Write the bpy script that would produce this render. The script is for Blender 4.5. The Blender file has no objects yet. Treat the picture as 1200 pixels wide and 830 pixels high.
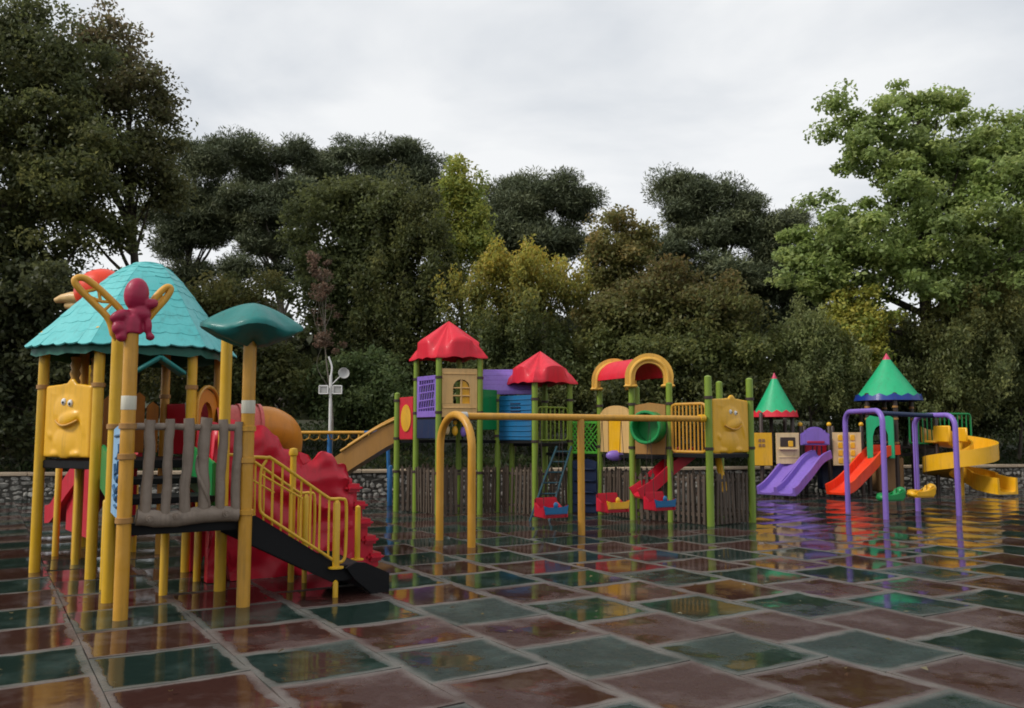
import bpy, bmesh, math, random
import numpy as np
from mathutils import Vector, Matrix, noise as mnoise

random.seed(7)
R = math.radians
scene = bpy.context.scene
col = scene.collection

# ------------------------------------------------------------------ camera
H = 1.6                      # eye height, metres
F = 1007.0                   # focal length in pixels of the 1200 px wide photograph
PITCH = math.atan(90.0 / F)
cam_data = bpy.data.cameras.new('camera')
cam_data.sensor_width = 36.0
cam_data.lens = F / 1200.0 * 36.0
cam_data.clip_start = 0.05
cam_data.clip_end = 3000
cam = bpy.data.objects.new('camera', cam_data)
col.objects.link(cam)
cam.location = (0, 0, H)
cam.rotation_euler = (math.pi / 2 + PITCH, 0, 0)
scene.camera = cam

# ------------------------------------------------------------------ sky, sun, exposure
world = bpy.data.worlds.new('World')
scene.world = world
world.use_nodes = True
wn, wl = world.node_tree.nodes, world.node_tree.links
wn.clear()
SUN = Vector((-0.72, -0.30, 0.72)).normalized()
wo = wn.new('ShaderNodeOutputWorld')
bg = wn.new('ShaderNodeBackground'); bg.inputs['Strength'].default_value = 0.1
sky = wn.new('ShaderNodeTexSky'); sky.sky_type = 'NISHITA'; sky.sun_disc = False
sky.sun_elevation = math.asin(SUN.z); sky.sun_rotation = math.atan2(SUN.x, SUN.y) % (2 * math.pi)
tc = wn.new('ShaderNodeTexCoord')
mp = wn.new('ShaderNodeMapping'); mp.inputs['Scale'].default_value = (1.0, 1.0, 2.6)
ns = wn.new('ShaderNodeTexNoise'); ns.inputs['Scale'].default_value = 2.2
ns.inputs['Detail'].default_value = 6; ns.inputs['Roughness'].default_value = 0.52; ns.inputs['Distortion'].default_value = 0.35
cr = wn.new('ShaderNodeValToRGB')
cr.color_ramp.elements[0].position = 0.40; cr.color_ramp.elements[0].color = (4.35, 4.55, 4.8, 1)
cr.color_ramp.elements[1].position = 0.60; cr.color_ramp.elements[1].color = (5.8, 5.86, 5.9, 1)
mx = wn.new('ShaderNodeMix'); mx.data_type = 'RGBA'; mx.inputs['Factor'].default_value = 0.95
wl.new(tc.outputs['Generated'], mp.inputs['Vector']); wl.new(mp.outputs['Vector'], ns.inputs['Vector'])
wl.new(ns.outputs['Fac'], cr.inputs['Fac'])
wl.new(sky.outputs['Color'], mx.inputs['A']); wl.new(cr.outputs['Color'], mx.inputs['B'])
wl.new(mx.outputs['Result'], bg.inputs['Color']); wl.new(bg.outputs['Background'], wo.inputs['Surface'])

sun_data = bpy.data.lights.new('sun', 'SUN')
sun_data.energy = 1.5; sun_data.angle = R(16); sun_data.color = (1.0, 0.95, 0.87)
sun = bpy.data.objects.new('sun', sun_data); col.objects.link(sun)
sun.rotation_euler = SUN.to_track_quat('Z', 'Y').to_euler()

scene.view_settings.view_transform = 'Standard'
scene.view_settings.look = 'None'
scene.view_settings.exposure = 0.7
scene.view_settings.gamma = 1.0
scene.cycles.filter_width = 1.8
scene.cycles.max_bounces = 6
scene.cycles.diffuse_bounces = 3
scene.cycles.glossy_bounces = 3
scene.cycles.transmission_bounces = 3
scene.cycles.caustics_reflective = False
scene.cycles.caustics_refractive = False

# ------------------------------------------------------------------ measuring helpers
def ray(px, py):
    u = (415 - py) / F
    return Vector(((px - 600) / F, math.cos(PITCH) - u * math.sin(PITCH), math.sin(PITCH) + u * math.cos(PITCH)))

def P(px, py, Y):
    d = ray(px, py); return Vector((0, 0, H)) + d * (Y / d.y)

def GX(px, Y):               # ground point in the column px at depth Y
    py = 505 + H * F / Y
    p = P(px, py, Y); return Vector((p.x, Y, 0))

def ZY(py, Y):               # height seen at row py at depth Y
    return P(600, py, Y).z

# ------------------------------------------------------------------ materials
MATS = {}
def new_mat(name):
    m = bpy.data.materials.new(name); m.use_nodes = True
    nt = m.node_tree; nt.nodes.clear()
    out = nt.nodes.new('ShaderNodeOutputMaterial')
    b = nt.nodes.new('ShaderNodeBsdfPrincipled')
    nt.links.new(b.outputs['BSDF'], out.inputs['Surface'])
    return m, nt, b, out

def nd(nt, t, **kw):
    n = nt.nodes.new(t)
    for k, v in kw.items():
        if k in n.inputs: n.inputs[k].default_value = v
        else: setattr(n, k, v)
    return n

def paint(name, rgb, rough=0.38, wear=0.25, dirt=0.35, bump=0.15, dirtcol=(0.07, 0.055, 0.04), scale=3.0, coat=0.10, spec=0.35):
    """weathered moulded plastic or painted steel: faded patches, grime specks, a wet sheen"""
    if name in MATS: return MATS[name]
    m, nt, b, out = new_mat(name)
    L = nt.links.new
    geo = nd(nt, 'ShaderNodeNewGeometry')
    n1 = nd(nt, 'ShaderNodeTexNoise', Scale=scale, Detail=5.0, Roughness=0.6)
    L(geo.outputs['Position'], n1.inputs['Vector'])
    r1 = nd(nt, 'ShaderNodeMapRange'); r1.inputs['From Min'].default_value = .35; r1.inputs['From Max'].default_value = .72
    L(n1.outputs['Fac'], r1.inputs['Value'])
    mapz = nd(nt, 'ShaderNodeMapping'); mapz.inputs['Scale'].default_value = (14, 14, 1.6)
    L(geo.outputs['Position'], mapz.inputs['Vector'])
    n2 = nd(nt, 'ShaderNodeTexNoise', Scale=1.0, Detail=6.0, Roughness=0.7)
    L(mapz.outputs['Vector'], n2.inputs['Vector'])
    r2 = nd(nt, 'ShaderNodeMapRange'); r2.inputs['From Min'].default_value = .5; r2.inputs['From Max'].default_value = .8
    r2.inputs['To Max'].default_value = dirt
    L(n2.outputs['Fac'], r2.inputs['Value'])
    c = Vector(rgb); lum = c.dot(Vector((.3, .59, .11)))
    faded = c.lerp(Vector((lum, lum, lum)), .12) * 1.10
    deep = c * 0.82
    m1 = nd(nt, 'ShaderNodeMix', data_type='RGBA')
    m1.inputs['A'].default_value = (*(c.lerp(deep, wear)), 1); m1.inputs['B'].default_value = (*(c.lerp(faded, min(1, wear * 2))), 1)
    L(r1.outputs['Result'], m1.inputs['Factor'])
    m2 = nd(nt, 'ShaderNodeMix', data_type='RGBA'); m2.inputs['B'].default_value = (*dirtcol, 1)
    L(r2.outputs['Result'], m2.inputs['Factor']); L(m1.outputs['Result'], m2.inputs['A'])
    L(m2.outputs['Result'], b.inputs['Base Color'])
    rr = nd(nt, 'ShaderNodeMapRange'); rr.inputs['To Min'].default_value = rough * .75; rr.inputs['To Max'].default_value = rough * 1.5
    L(n2.outputs['Fac'], rr.inputs['Value']); L(rr.outputs['Result'], b.inputs['Roughness'])
    b.inputs['Coat Weight'].default_value = coat; b.inputs['Coat Roughness'].default_value = .12
    b.inputs['Specular IOR Level'].default_value = spec
    n3 = nd(nt, 'ShaderNodeTexNoise', Scale=22.0, Detail=3.0)
    L(geo.outputs['Position'], n3.inputs['Vector'])
    bp = nd(nt, 'ShaderNodeBump', Strength=bump, Distance=.01)
    L(n3.outputs['Fac'], bp.inputs['Height']); L(bp.outputs['Normal'], b.inputs['Normal'])
    MATS[name] = m; return m

yellow   = paint('yellow_paint', (.66, .38, .012))
ochre    = paint('ochre_paint', (.58, .285, .022), wear=.4, dirt=.45)
gold     = paint('gold_plastic', (.80, .42, .008), rough=.32)
orange   = paint('orange_plastic', (.62, .22, .012))
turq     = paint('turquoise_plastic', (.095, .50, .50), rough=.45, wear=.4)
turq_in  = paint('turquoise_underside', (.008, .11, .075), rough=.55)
teal     = paint('teal_plastic', (.006, .17, .155), rough=.5)
crimson  = paint('crimson_plastic', (.54, .005, .026), rough=.36)
redroof  = paint('red_plastic', (.66, .010, .032), rough=.5)
scarlet  = paint('scarlet_plastic', (.82, .045, .008), rough=.3)
salmon   = paint('faded_pink_plastic', (.66, .12, .10), rough=.42, wear=.5)
maroon   = paint('raspberry_plastic', (.36, .012, .055), rough=.42)
green    = paint('green_post_paint', (.19, .285, .026))
leafg    = paint('green_plastic', (.008, .24, .06), rough=.32)
limeg    = paint('lime_plastic', (.08, .45, .03), rough=.35)
coneg    = paint('cone_green_plastic', (.012, .40, .17), rough=.4)
purple   = paint('purple_plastic', (.23, .135, .52), rough=.36)
blue     = paint('blue_plastic', (.008, .13, .30), rough=.36)
skyblue  = paint('pale_blue_plastic', (.22, .45, .70), rough=.4)
navy     = paint('navy_plastic', (.01, .025, .075), rough=.4)
inkblue  = paint('ink_blue_paint', (.01, .09, .20), rough=.5)
cobalt   = paint('cobalt_plastic', (.006, .03, .22), rough=.36)
beige    = paint('beige_plastic', (.64, .40, .15), rough=.42)
cream    = paint('cream_plastic', (.70, .52, .28), rough=.42)
tan      = paint('tan_plastic', (.36, .18, .045), rough=.4)
brownp   = paint('brown_plastic', (.30, .16, .06), rough=.45)
logwood  = paint('grey_log_plastic', (.24, .185, .14), rough=.55, wear=.6, dirt=.6, bump=.6, scale=6)
woodf    = paint('dark_fence_wood', (.085, .060, .042), rough=.6, wear=.6, dirt=.6, bump=.6, dirtcol=(.03, .025, .02))
blackr   = paint('black_rubber', (.007, .007, .008), rough=.55, wear=.3, dirt=.2, coat=0, spec=.2, dirtcol=(.02, .018, .016))
darkmet  = paint('dark_brown_metal', (.045, .028, .022), rough=.4)
steel    = paint('galvanised_steel', (.42, .42, .40), rough=.35)
whitep   = paint('white_paint', (.72, .72, .70), rough=.4)
blackp   = paint('black_paint', (.012, .012, .012), rough=.3)
darkteal = paint('dark_teal_paint', (.008, .05, .07), rough=.4)
bluepost = paint('blue_post_paint', (.02, .14, .36), rough=.35)
tape     = paint('pale_tape', (.60, .57, .46), rough=.5)

def floor_mat(name, rgb, pale):
    m, nt, b, out = new_mat(name); L = nt.links.new
    geo = nd(nt, 'ShaderNodeNewGeometry'); uv = nd(nt, 'ShaderNodeUVMap', uv_map='tile'); uv2 = nd(nt, 'ShaderNodeUVMap', uv_map='wear')
    sep = nd(nt, 'ShaderNodeSeparateXYZ'); L(uv.outputs['UV'], sep.inputs['Vector'])
    wob = nd(nt, 'ShaderNodeTexNoise', Scale=5.0, Detail=4.0); L(geo.outputs['Position'], wob.inputs['Vector'])
    def edge(sock):
        a = nd(nt, 'ShaderNodeMath', operation='SUBTRACT'); L(sock, a.inputs[0]); a.inputs[1].default_value = .5
        c = nd(nt, 'ShaderNodeMath', operation='ABSOLUTE'); L(a.outputs[0], c.inputs[0]); return c
    ex, ey = edge(sep.outputs['X']), edge(sep.outputs['Y'])
    mxn = nd(nt, 'ShaderNodeMath', operation='MAXIMUM'); L(ex.outputs[0], mxn.inputs[0]); L(ey.outputs[0], mxn.inputs[1])
    wsc = nd(nt, 'ShaderNodeMath', operation='MULTIPLY_ADD'); L(wob.outputs['Fac'], wsc.inputs[0]); wsc.inputs[1].default_value = .10; wsc.inputs[2].default_value = -.05
    ed = nd(nt, 'ShaderNodeMath', operation='ADD'); L(mxn.outputs[0], ed.inputs[0]); L(wsc.outputs[0], ed.inputs[1])
    rim = nd(nt, 'ShaderNodeMapRange'); rim.interpolation_type = 'SMOOTHSTEP'
    rim.inputs['From Min'].default_value = .405; rim.inputs['From Max'].default_value = .485
    L(ed.outputs[0], rim.inputs['Value'])
    # where the rain stands: patches near the viewer, a nearly closed sheet farther off where the floor is low
    pn = nd(nt, 'ShaderNodeTexNoise', Scale=1.1, Detail=5.0, Roughness=.62); L(geo.outputs['Position'], pn.inputs['Vector'])
    sp = nd(nt, 'ShaderNodeSeparateXYZ'); L(geo.outputs['Position'], sp.inputs['Vector'])
    far = nd(nt, 'ShaderNodeMapRange'); far.inputs['From Min'].default_value = 7.5; far.inputs['From Max'].default_value = 15.0; far.inputs['To Max'].default_value = .52
    L(sp.outputs['Y'], far.inputs['Value'])
    lft = nd(nt, 'ShaderNodeMapRange'); lft.inputs['From Min'].default_value = -.5; lft.inputs['From Max'].default_value = -3.5; lft.inputs['To Max'].default_value = .27
    L(sp.outputs['X'], lft.inputs['Value'])
    p0 = nd(nt, 'ShaderNodeMath', operation='ADD'); L(far.outputs['Result'], p0.inputs[0]); L(lft.outputs['Result'], p0.inputs[1])
    pa = nd(nt, 'ShaderNodeMath', operation='ADD'); L(pn.outputs['Fac'], pa.inputs[0]); L(p0.outputs[0], pa.inputs[1])
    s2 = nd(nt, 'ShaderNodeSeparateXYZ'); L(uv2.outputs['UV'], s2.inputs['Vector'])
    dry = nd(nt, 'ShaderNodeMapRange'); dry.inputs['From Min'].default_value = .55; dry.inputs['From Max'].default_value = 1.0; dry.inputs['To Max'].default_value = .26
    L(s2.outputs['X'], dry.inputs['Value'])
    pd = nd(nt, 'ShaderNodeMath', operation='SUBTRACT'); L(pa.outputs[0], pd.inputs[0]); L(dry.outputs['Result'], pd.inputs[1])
    pr = nd(nt, 'ShaderNodeMath', operation='MULTIPLY_ADD'); L(rim.outputs['Result'], pr.inputs[0]); pr.inputs[1].default_value = -.42; L(pd.outputs[0], pr.inputs[2])
    pud = nd(nt, 'ShaderNodeMapRange'); pud.interpolation_type = 'SMOOTHSTEP'
    pud.inputs['From Min'].default_value = .40; pud.inputs['From Max'].default_value = .53
    L(pr.outputs[0], pud.inputs['Value'])
    # rubber colour: granules, sky sheen painted as pale patches, silt and painted sheen on rims
    gr = nd(nt, 'ShaderNodeTexNoise', Scale=90.0, Detail=2.0); L(geo.outputs['Position'], gr.inputs['Vector'])
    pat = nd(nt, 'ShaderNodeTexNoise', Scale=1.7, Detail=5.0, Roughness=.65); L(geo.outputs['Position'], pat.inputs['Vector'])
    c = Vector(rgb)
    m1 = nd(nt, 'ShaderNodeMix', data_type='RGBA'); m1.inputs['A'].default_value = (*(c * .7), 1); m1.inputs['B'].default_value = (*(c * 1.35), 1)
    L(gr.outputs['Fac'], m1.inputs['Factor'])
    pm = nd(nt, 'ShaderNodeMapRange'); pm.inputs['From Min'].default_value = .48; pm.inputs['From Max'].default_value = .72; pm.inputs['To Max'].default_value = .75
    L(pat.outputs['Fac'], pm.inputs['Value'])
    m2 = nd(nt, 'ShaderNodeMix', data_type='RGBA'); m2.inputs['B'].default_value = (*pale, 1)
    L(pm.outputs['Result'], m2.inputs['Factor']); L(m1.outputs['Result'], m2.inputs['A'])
    m3 = nd(nt, 'ShaderNodeMix', data_type='RGBA'); m3.inputs['B'].default_value = (.19, .175, .16, 1)
    rn = nd(nt, 'ShaderNodeMapRange'); rn.inputs['From Min'].default_value = .3; rn.inputs['From Max'].default_value = .7; rn.inputs['To Min'].default_value = .15; rn.inputs['To Max'].default_value = .85; L(pn.outputs['Fac'], rn.inputs['Value'])
    dr2 = nd(nt, 'ShaderNodeMath', operation='MULTIPLY_ADD'); L(pud.outputs['Result'], dr2.inputs[0]); dr2.inputs[1].default_value = -.75; dr2.inputs[2].default_value = 1.0
    rs0 = nd(nt, 'ShaderNodeMath', operation='MULTIPLY'); L(rn.outputs['Result'], rs0.inputs[0]); L(dr2.outputs[0], rs0.inputs[1])
    rs = nd(nt, 'ShaderNodeMath', operation='MULTIPLY'); L(rim.outputs['Result'], rs.inputs[0]); L(rs0.outputs[0], rs.inputs[1])
    L(rs.outputs[0], m3.inputs['Factor']); L(m2.outputs['Result'], m3.inputs['A'])
    L(m3.outputs['Result'], b.inputs['Base Color'])
    ro = nd(nt, 'ShaderNodeMapRange'); ro.inputs['To Min'].default_value = .40; ro.inputs['To Max'].default_value = .075
    L(pud.outputs['Result'], ro.inputs['Value'])
    fl = nd(nt, 'ShaderNodeTexNoise', Scale=14.0, Detail=6.0, Roughness=.75); L(geo.outputs['Position'], fl.inputs['Vector'])
    fr_ = nd(nt, 'ShaderNodeMapRange'); fr_.inputs['From Min'].default_value = .3; fr_.inputs['From Max'].default_value = .7; fr_.inputs['To Min'].default_value = .55; fr_.inputs['To Max'].default_value = 1.55
    L(fl.outputs['Fac'], fr_.inputs['Value'])
    rm = nd(nt, 'ShaderNodeMath', operation='MULTIPLY'); L(ro.outputs['Result'], rm.inputs[0]); L(fr_.outputs['Result'], rm.inputs[1]); L(rm.outputs[0], b.inputs['Roughness'])
    b.inputs['IOR'].default_value = 1.34
    # relief: granular rubber where it is only damp, faint ripples where water stands
    rip = nd(nt, 'ShaderNodeTexNoise', Scale=7.0, Detail=2.0); L(geo.outputs['Position'], rip.inputs['Vector'])
    hb = nd(nt, 'ShaderNodeMix', data_type='FLOAT')
    L(pud.outputs['Result'], hb.inputs['Factor'])
    g2 = nd(nt, 'ShaderNodeMath', operation='MULTIPLY'); L(gr.outputs['Fac'], g2.inputs[0]); g2.inputs[1].default_value = .7
    L(g2.outputs[0], hb.inputs['A'])
    r3 = nd(nt, 'ShaderNodeMath', operation='MULTIPLY'); L(rip.outputs['Fac'], r3.inputs[0]); r3.inputs[1].default_value = .10
    L(r3.outputs[0], hb.inputs['B'])
    bp = nd(nt, 'ShaderNodeBump', Strength=.5, Distance=.012); L(hb.outputs['Result'], bp.inputs['Height'])
    L(bp.outputs['Normal'], b.inputs['Normal'])
    return m
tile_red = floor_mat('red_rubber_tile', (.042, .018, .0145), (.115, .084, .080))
tile_green = floor_mat('green_rubber_tile', (.012, .024, .020), (.050, .078, .070))

def soil_mat(name, c1, c2, scale=.8, rough=.9, bump=.6):
    m, nt, b, out = new_mat(name); L = nt.links.new
    geo = nd(nt, 'ShaderNodeNewGeometry')
    a = nd(nt, 'ShaderNodeTexNoise', Scale=scale, Detail=8.0, Roughness=.7); L(geo.outputs['Position'], a.inputs['Vector'])
    f = nd(nt, 'ShaderNodeTexNoise', Scale=scale * 30, Detail=4.0); L(geo.outputs['Position'], f.inputs['Vector'])
    mr = nd(nt, 'ShaderNodeMapRange'); mr.inputs['From Min'].default_value = .35; mr.inputs['From Max'].default_value = .65
    L(a.outputs['Fac'], mr.inputs['Value'])
    mm = nd(nt, 'ShaderNodeMix', data_type='RGBA'); mm.inputs['A'].default_value = (*c1, 1); mm.inputs['B'].default_value = (*c2, 1)
    L(mr.outputs['Result'], mm.inputs['Factor']); L(mm.outputs['Result'], b.inputs['Base Color'])
    b.inputs['Roughness'].default_value = rough
    bp = nd(nt, 'ShaderNodeBump', Strength=bump, Distance=.05); L(f.outputs['Fac'], bp.inputs['Height']); L(bp.outputs['Normal'], b.inputs['Normal'])
    return m
ground_m = soil_mat('wet_asphalt', (.03, .03, .03), (.05, .048, .045), rough=.4)
bank_m = soil_mat('grassy_soil', (.030, .045, .016), (.055, .050, .028))
stone_m = soil_mat('rubble_stone', (.09, .082, .07), (.44, .42, .37), scale=5.5, rough=.6, bump=.4)
mortar_m = soil_mat('wall_mortar', (.06, .055, .045), (.10, .09, .075), scale=3)
coping_m = soil_mat('sandstone_coping', (.36, .27, .18), (.48, .38, .27), scale=2)
bark_m = soil_mat('bark', (.045, .035, .026), (.085, .068, .052), scale=6)
palebark_m = soil_mat('pale_bark', (.16, .14, .11), (.26, .23, .19), scale=5)

def leaf_mat(name, trans=.5, rough=.5):
    m, nt, b, out = new_mat(name); L = nt.links.new
    at = nd(nt, 'ShaderNodeAttribute', attribute_name='leaf')
    L(at.outputs['Color'], b.inputs['Base Color']); b.inputs['Roughness'].default_value = rough
    b.inputs['Specular IOR Level'].default_value = .35
    tr = nd(nt, 'ShaderNodeBsdfTranslucent')
    hs = nd(nt, 'ShaderNodeHueSaturation'); hs.inputs['Value'].default_value = 1.25; hs.inputs['Hue'].default_value = .485
    L(at.outputs['Color'], hs.inputs['Color']); L(hs.outputs['Color'], tr.inputs['Color'])
    ms = nd(nt, 'ShaderNodeMixShader'); ms.inputs['Fac'].default_value = trans
    L(b.outputs['BSDF'], ms.inputs[1]); L(tr.outputs['BSDF'], ms.inputs[2]); L(ms.outputs['Shader'], out.inputs['Surface'])
    return m
leaf_m = leaf_mat('leaf_surface')
needle_m = leaf_mat('needle_surface', trans=.2, rough=.6)

# ------------------------------------------------------------------ object helpers
def tag(o, label, cat, group=None, kind=None):
    if label: o['label'] = label
    if cat: o['category'] = cat
    if group: o['group'] = group
    if kind: o['kind'] = kind
    return o

def thing(name, label, cat, loc=(0, 0, 0), rz=0.0, group=None):
    o = bpy.data.objects.new(name, None); col.objects.link(o)
    o.empty_display_size = .2
    o.location = loc; o.rotation_euler = (0, 0, rz)
    return tag(o, label, cat, group)

def finish(bm, name, mat, parent=None, label=None, smooth=40, mats=None):
    me = bpy.data.meshes.new(name)
    bmesh.ops.recalc_face_normals(bm, faces=bm.faces[:])
    bm.to_mesh(me); bm.free()
    if smooth:
        me.polygons.foreach_set('use_smooth', [True] * len(me.polygons))
        me.set_sharp_from_angle(angle=R(smooth))
    me.materials.append(mat)
    for m in (mats or []): me.materials.append(m)
    o = bpy.data.objects.new(name, me); col.objects.link(o)
    if parent: o.parent = parent
    if label: o['label'] = label
    return o

def inst(o, parent=None, loc=None, rz=None):
    c = o.copy(); col.objects.link(c)
    if parent: c.parent = parent
    if loc is not None: c.location = loc
    if rz is not None: c.rotation_euler = (0, 0, rz)
    return c

NB = bmesh.new
def rot_z(a): return Matrix.Rotation(a, 3, 'Z')

def box(bm, c, s, rot=None, bev=.008, seg=1):
    m = Matrix.Translation(c) @ ((rot or Matrix.Identity(3)).to_4x4()) @ Matrix.Diagonal((s[0], s[1], s[2], 1))
    r = bmesh.ops.create_cube(bm, size=1, matrix=m)
    if bev:
        es = list({e for v in r['verts'] for e in v.link_edges})
        bmesh.ops.bevel(bm, geom=es, offset=min(bev, min(s) * .45), segments=seg, affect='EDGES')

def tube(bm, pts, r, n=12, cap=True, closed=False, flat=None):
    pts = [Vector(p) for p in pts]; N = len(pts)
    rs = r if isinstance(r, (list, tuple)) else [r] * N
    rings = []; prev = None
    for i, p in enumerate(pts):
        a = pts[(i - 1) % N] if (i > 0 or closed) else p
        b = pts[(i + 1) % N] if (i < N - 1 or closed) else p
        t = (b - a)
        t = t.normalized() if t.length > 1e-9 else Vector((0, 0, 1))
        if prev is None:
            ref = Vector((0, 0, 1)) if abs(t.z) < .9 else Vector((1, 0, 0))
            x = t.cross(ref).normalized()
        else:
            x = prev - t * prev.dot(t)
            x = x.normalized() if x.length > 1e-6 else t.orthogonal().normalized()
        prev = x; y = t.cross(x)
        k = (1, 1) if flat is None else flat
        rings.append([bm.verts.new(p + (x * math.cos(2 * math.pi * j / n) * k[0] + y * math.sin(2 * math.pi * j / n) * k[1]) * rs[i]) for j in range(n)])
    M = N if closed else N - 1
    for i in range(M):
        A, B = rings[i], rings[(i + 1) % N]
        for j in range(n):
            bm.faces.new((A[j], A[(j + 1) % n], B[(j + 1) % n], B[j]))
    if cap and not closed:
        bm.faces.new(rings[0][::-1]); bm.faces.new(rings[-1])

def lathe(bm, prof, c, n=24, cap=True):
    c = Vector(c); rings = []
    for (r, z) in prof:
        if r < 1e-5: rings.append([bm.verts.new(c + Vector((0, 0, z)))])
        else: rings.append([bm.verts.new(c + Vector((r * math.cos(2 * math.pi * j / n), r * math.sin(2 * math.pi * j / n), z))) for j in range(n)])
    for A, B in zip(rings, rings[1:]):
        for j in range(n):
            k = (j + 1) % n
            if len(A) == 1 and len(B) == 1: continue
            if len(A) == 1: bm.faces.new((A[0], B[k], B[j]))
            elif len(B) == 1: bm.faces.new((A[j], A[k], B[0]))
            else: bm.faces.new((A[j], A[k], B[k], B[j]))
    if cap:
        if len(rings[0]) > 2: bm.faces.new(rings[0][::-1])
        if len(rings[-1]) > 2: bm.faces.new(rings[-1])

def blob(bm, c, s, rot=None, u=14, v=9):
    m = Matrix.Translation(c) @ ((rot or Matrix.Identity(3)).to_4x4()) @ Matrix.Diagonal((s[0], s[1], s[2], 1))
    bmesh.ops.create_uvsphere(bm, u_segments=u, v_segments=v, radius=1, matrix=m)

def prism(bm, poly, fr, thick, bev=.01):
    """poly: (u, v) outline; fr(u, v, n) -> point; extruded over n in [-thick/2, thick/2]"""
    A = [bm.verts.new(fr(u, v, -thick / 2)) for u, v in poly]
    B = [bm.verts.new(fr(u, v, thick / 2)) for u, v in poly]
    fs = [bm.faces.new(A[::-1]), bm.faces.new(B)]
    n = len(poly)
    for i in range(n): fs.append(bm.faces.new((A[i], A[(i + 1) % n], B[(i + 1) % n], B[i])))
    if bev:
        es = list(fs[0].edges) + list(fs[1].edges)
        bmesh.ops.bevel(bm, geom=es, offset=bev, segments=2, affect='EDGES')

def arc(c, r, a0, a1, n, ry=None):
    return [(c[0] + r * math.cos(a0 + (a1 - a0) * i / n), c[1] + (ry or r) * math.sin(a0 + (a1 - a0) * i / n)) for i in range(n + 1)]

class Fr:
    """frame of a panel that spans two posts p and q: u along, v up, n across"""
    def __init__(s, p, q, r=.06, z=0.0):
        s.p = Vector((p[0], p[1], 0)); s.q = Vector((q[0], q[1], 0))
        d = s.q - s.p; s.len = d.length - 2 * r; s.d = d.normalized(); s.n = Vector((s.d.y, -s.d.x, 0))
        s.o = s.p + s.d * r + Vector((0, 0, z))
        s.rot = Matrix((s.d, -s.n, Vector((0, 0, 1)))).transposed()
    def __call__(s, u, v, n=0.0): return s.o + s.d * u + s.n * n + Vector((0, 0, v))

def post(parent, x, y, z1, mat, r=.057, z0=0.0, cap=True, clamps=(), clampmat=None, name='post'):
    bm = NB(); prof = [(r, z0), (r, z1 - .012), (r * .8, z1)]
    if cap: prof += [(r * .4, z1 + .012), (0, z1 + .016)]
    lathe(bm, prof, (x, y, 0), 16)
    o = finish(bm, name, mat, parent)
    for zc in clamps:
        bm = NB(); lathe(bm, [(r + .002, zc - .026), (r + .014, zc - .022), (r + .014, zc + .022), (r + .002, zc + .026)], (x, y, 0), 16, cap=False)
        finish(bm, 'clamp', clampmat or darkmet, o)
    return o

def deck(parent, poly, z, mat=blackr, th=.06):
    bm = NB(); prism(bm, poly, lambda u, v, n: Vector((u, v, z - th / 2 + n)), th, .008)
    return finish(bm, 'deck', mat, parent)

def bar_panel(parent, fr, z0, z1, mat, nbar, r=.013, rr=.018, name='bar_panel'):
    bm = NB(); w, R_ = fr.len, .08     # one bent tube all round
    loop = [(R_, z0), (w - R_, z0), (w - .02, z0 + .02), (w, z0 + R_), (w, z1 - R_), (w - .02, z1 - .02), (w - R_, z1), (R_, z1), (.02, z1 - .02), (0, z1 - R_), (0, z0 + R_), (.02, z0 + .02)]
    tube(bm, [fr(u, v) for u, v in loop], rr, 8, closed=True)
    o = finish(bm, name, mat, parent)
    bm = NB(); tube(bm, [(0, 0, z0), (0, 0, z1)], r, 8)
    b0 = finish(bm, 'bar', mat, o); b0.location = fr(fr.len / (nbar + 1), 0)
    for k in range(2, nbar + 1): inst(b0, o, fr(fr.len * k / (nbar + 1), 0))
    return o

def creature_panel(parent, p, q, z0, z1, side=1, mat=gold):
    """yellow moulded panel with a smiling relief face"""
    fr = Fr(p, q, .075); W, Hh = fr.len, z1 - z0
    bm = NB(); prism(bm, [(0, z0), (W, z0), (W, z1 - .03), (W * .62, z1), (W * .4, z1), (0, z1 - .02)], fr, .05, .015)
    def b(u, v, n, su, sv, sn, tilt=0.0):
        blob(bm, fr(u * W, z0 + v * Hh, side * n), (su * W, sn, sv * Hh), fr.rot @ Matrix.Rotation(tilt, 3, 'Y'))
    b(.48, .62, .012, .30, .25, .040); b(.55, .52, .025, .24, .11, .055, -.25)   # head, broad muzzle
    b(.46, .20, .008, .28, .22, .042)                                          # belly
    b(.2, .86, .004, .2, .045, .026, .15)                                       # brow leaf
    b(.16, .30, .006, .09, .06, .035, .7); b(.84, .42, .006, .05, .22, .035, -.3)  # arms
    b(.28, .05, .01, .12, .05, .045); b(.70, .05, .01, .12, .05, .045)          # feet
    b(.55, 1.0, .0, .09, .07, .03)                                             # tuft on the top edge
    o = finish(bm, 'relief_panel', mat, parent, 'yellow moulded panel with a smiling relief creature'); fuse(o, .016, 4)
    bm = NB(); pts = [fr(W * (.30 + .46 * t), z0 + Hh * (.50 - .07 * math.sin(math.pi * t)), side * (.045 + .034 * math.sin(math.pi * t))) for t in [i / 8 for i in range(9)]]
    tube(bm, pts, .014, 6); finish(bm, 'mouth', ochre, o)
    for uu, vv in ((.46, .75), (.60, .73)):
        bm = NB(); blob(bm, fr(uu * W, z0 + vv * Hh, side * .045), (.038, .024, .042), fr.rot); e = finish(bm, 'eye', whitep, o)
        bm = NB(); blob(bm, fr(uu * W + .012, z0 + vv * Hh - .008, side * .068), (.014, .007, .016), fr.rot, 8, 6); finish(bm, 'pupil', blackp, o)
    return o

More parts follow.
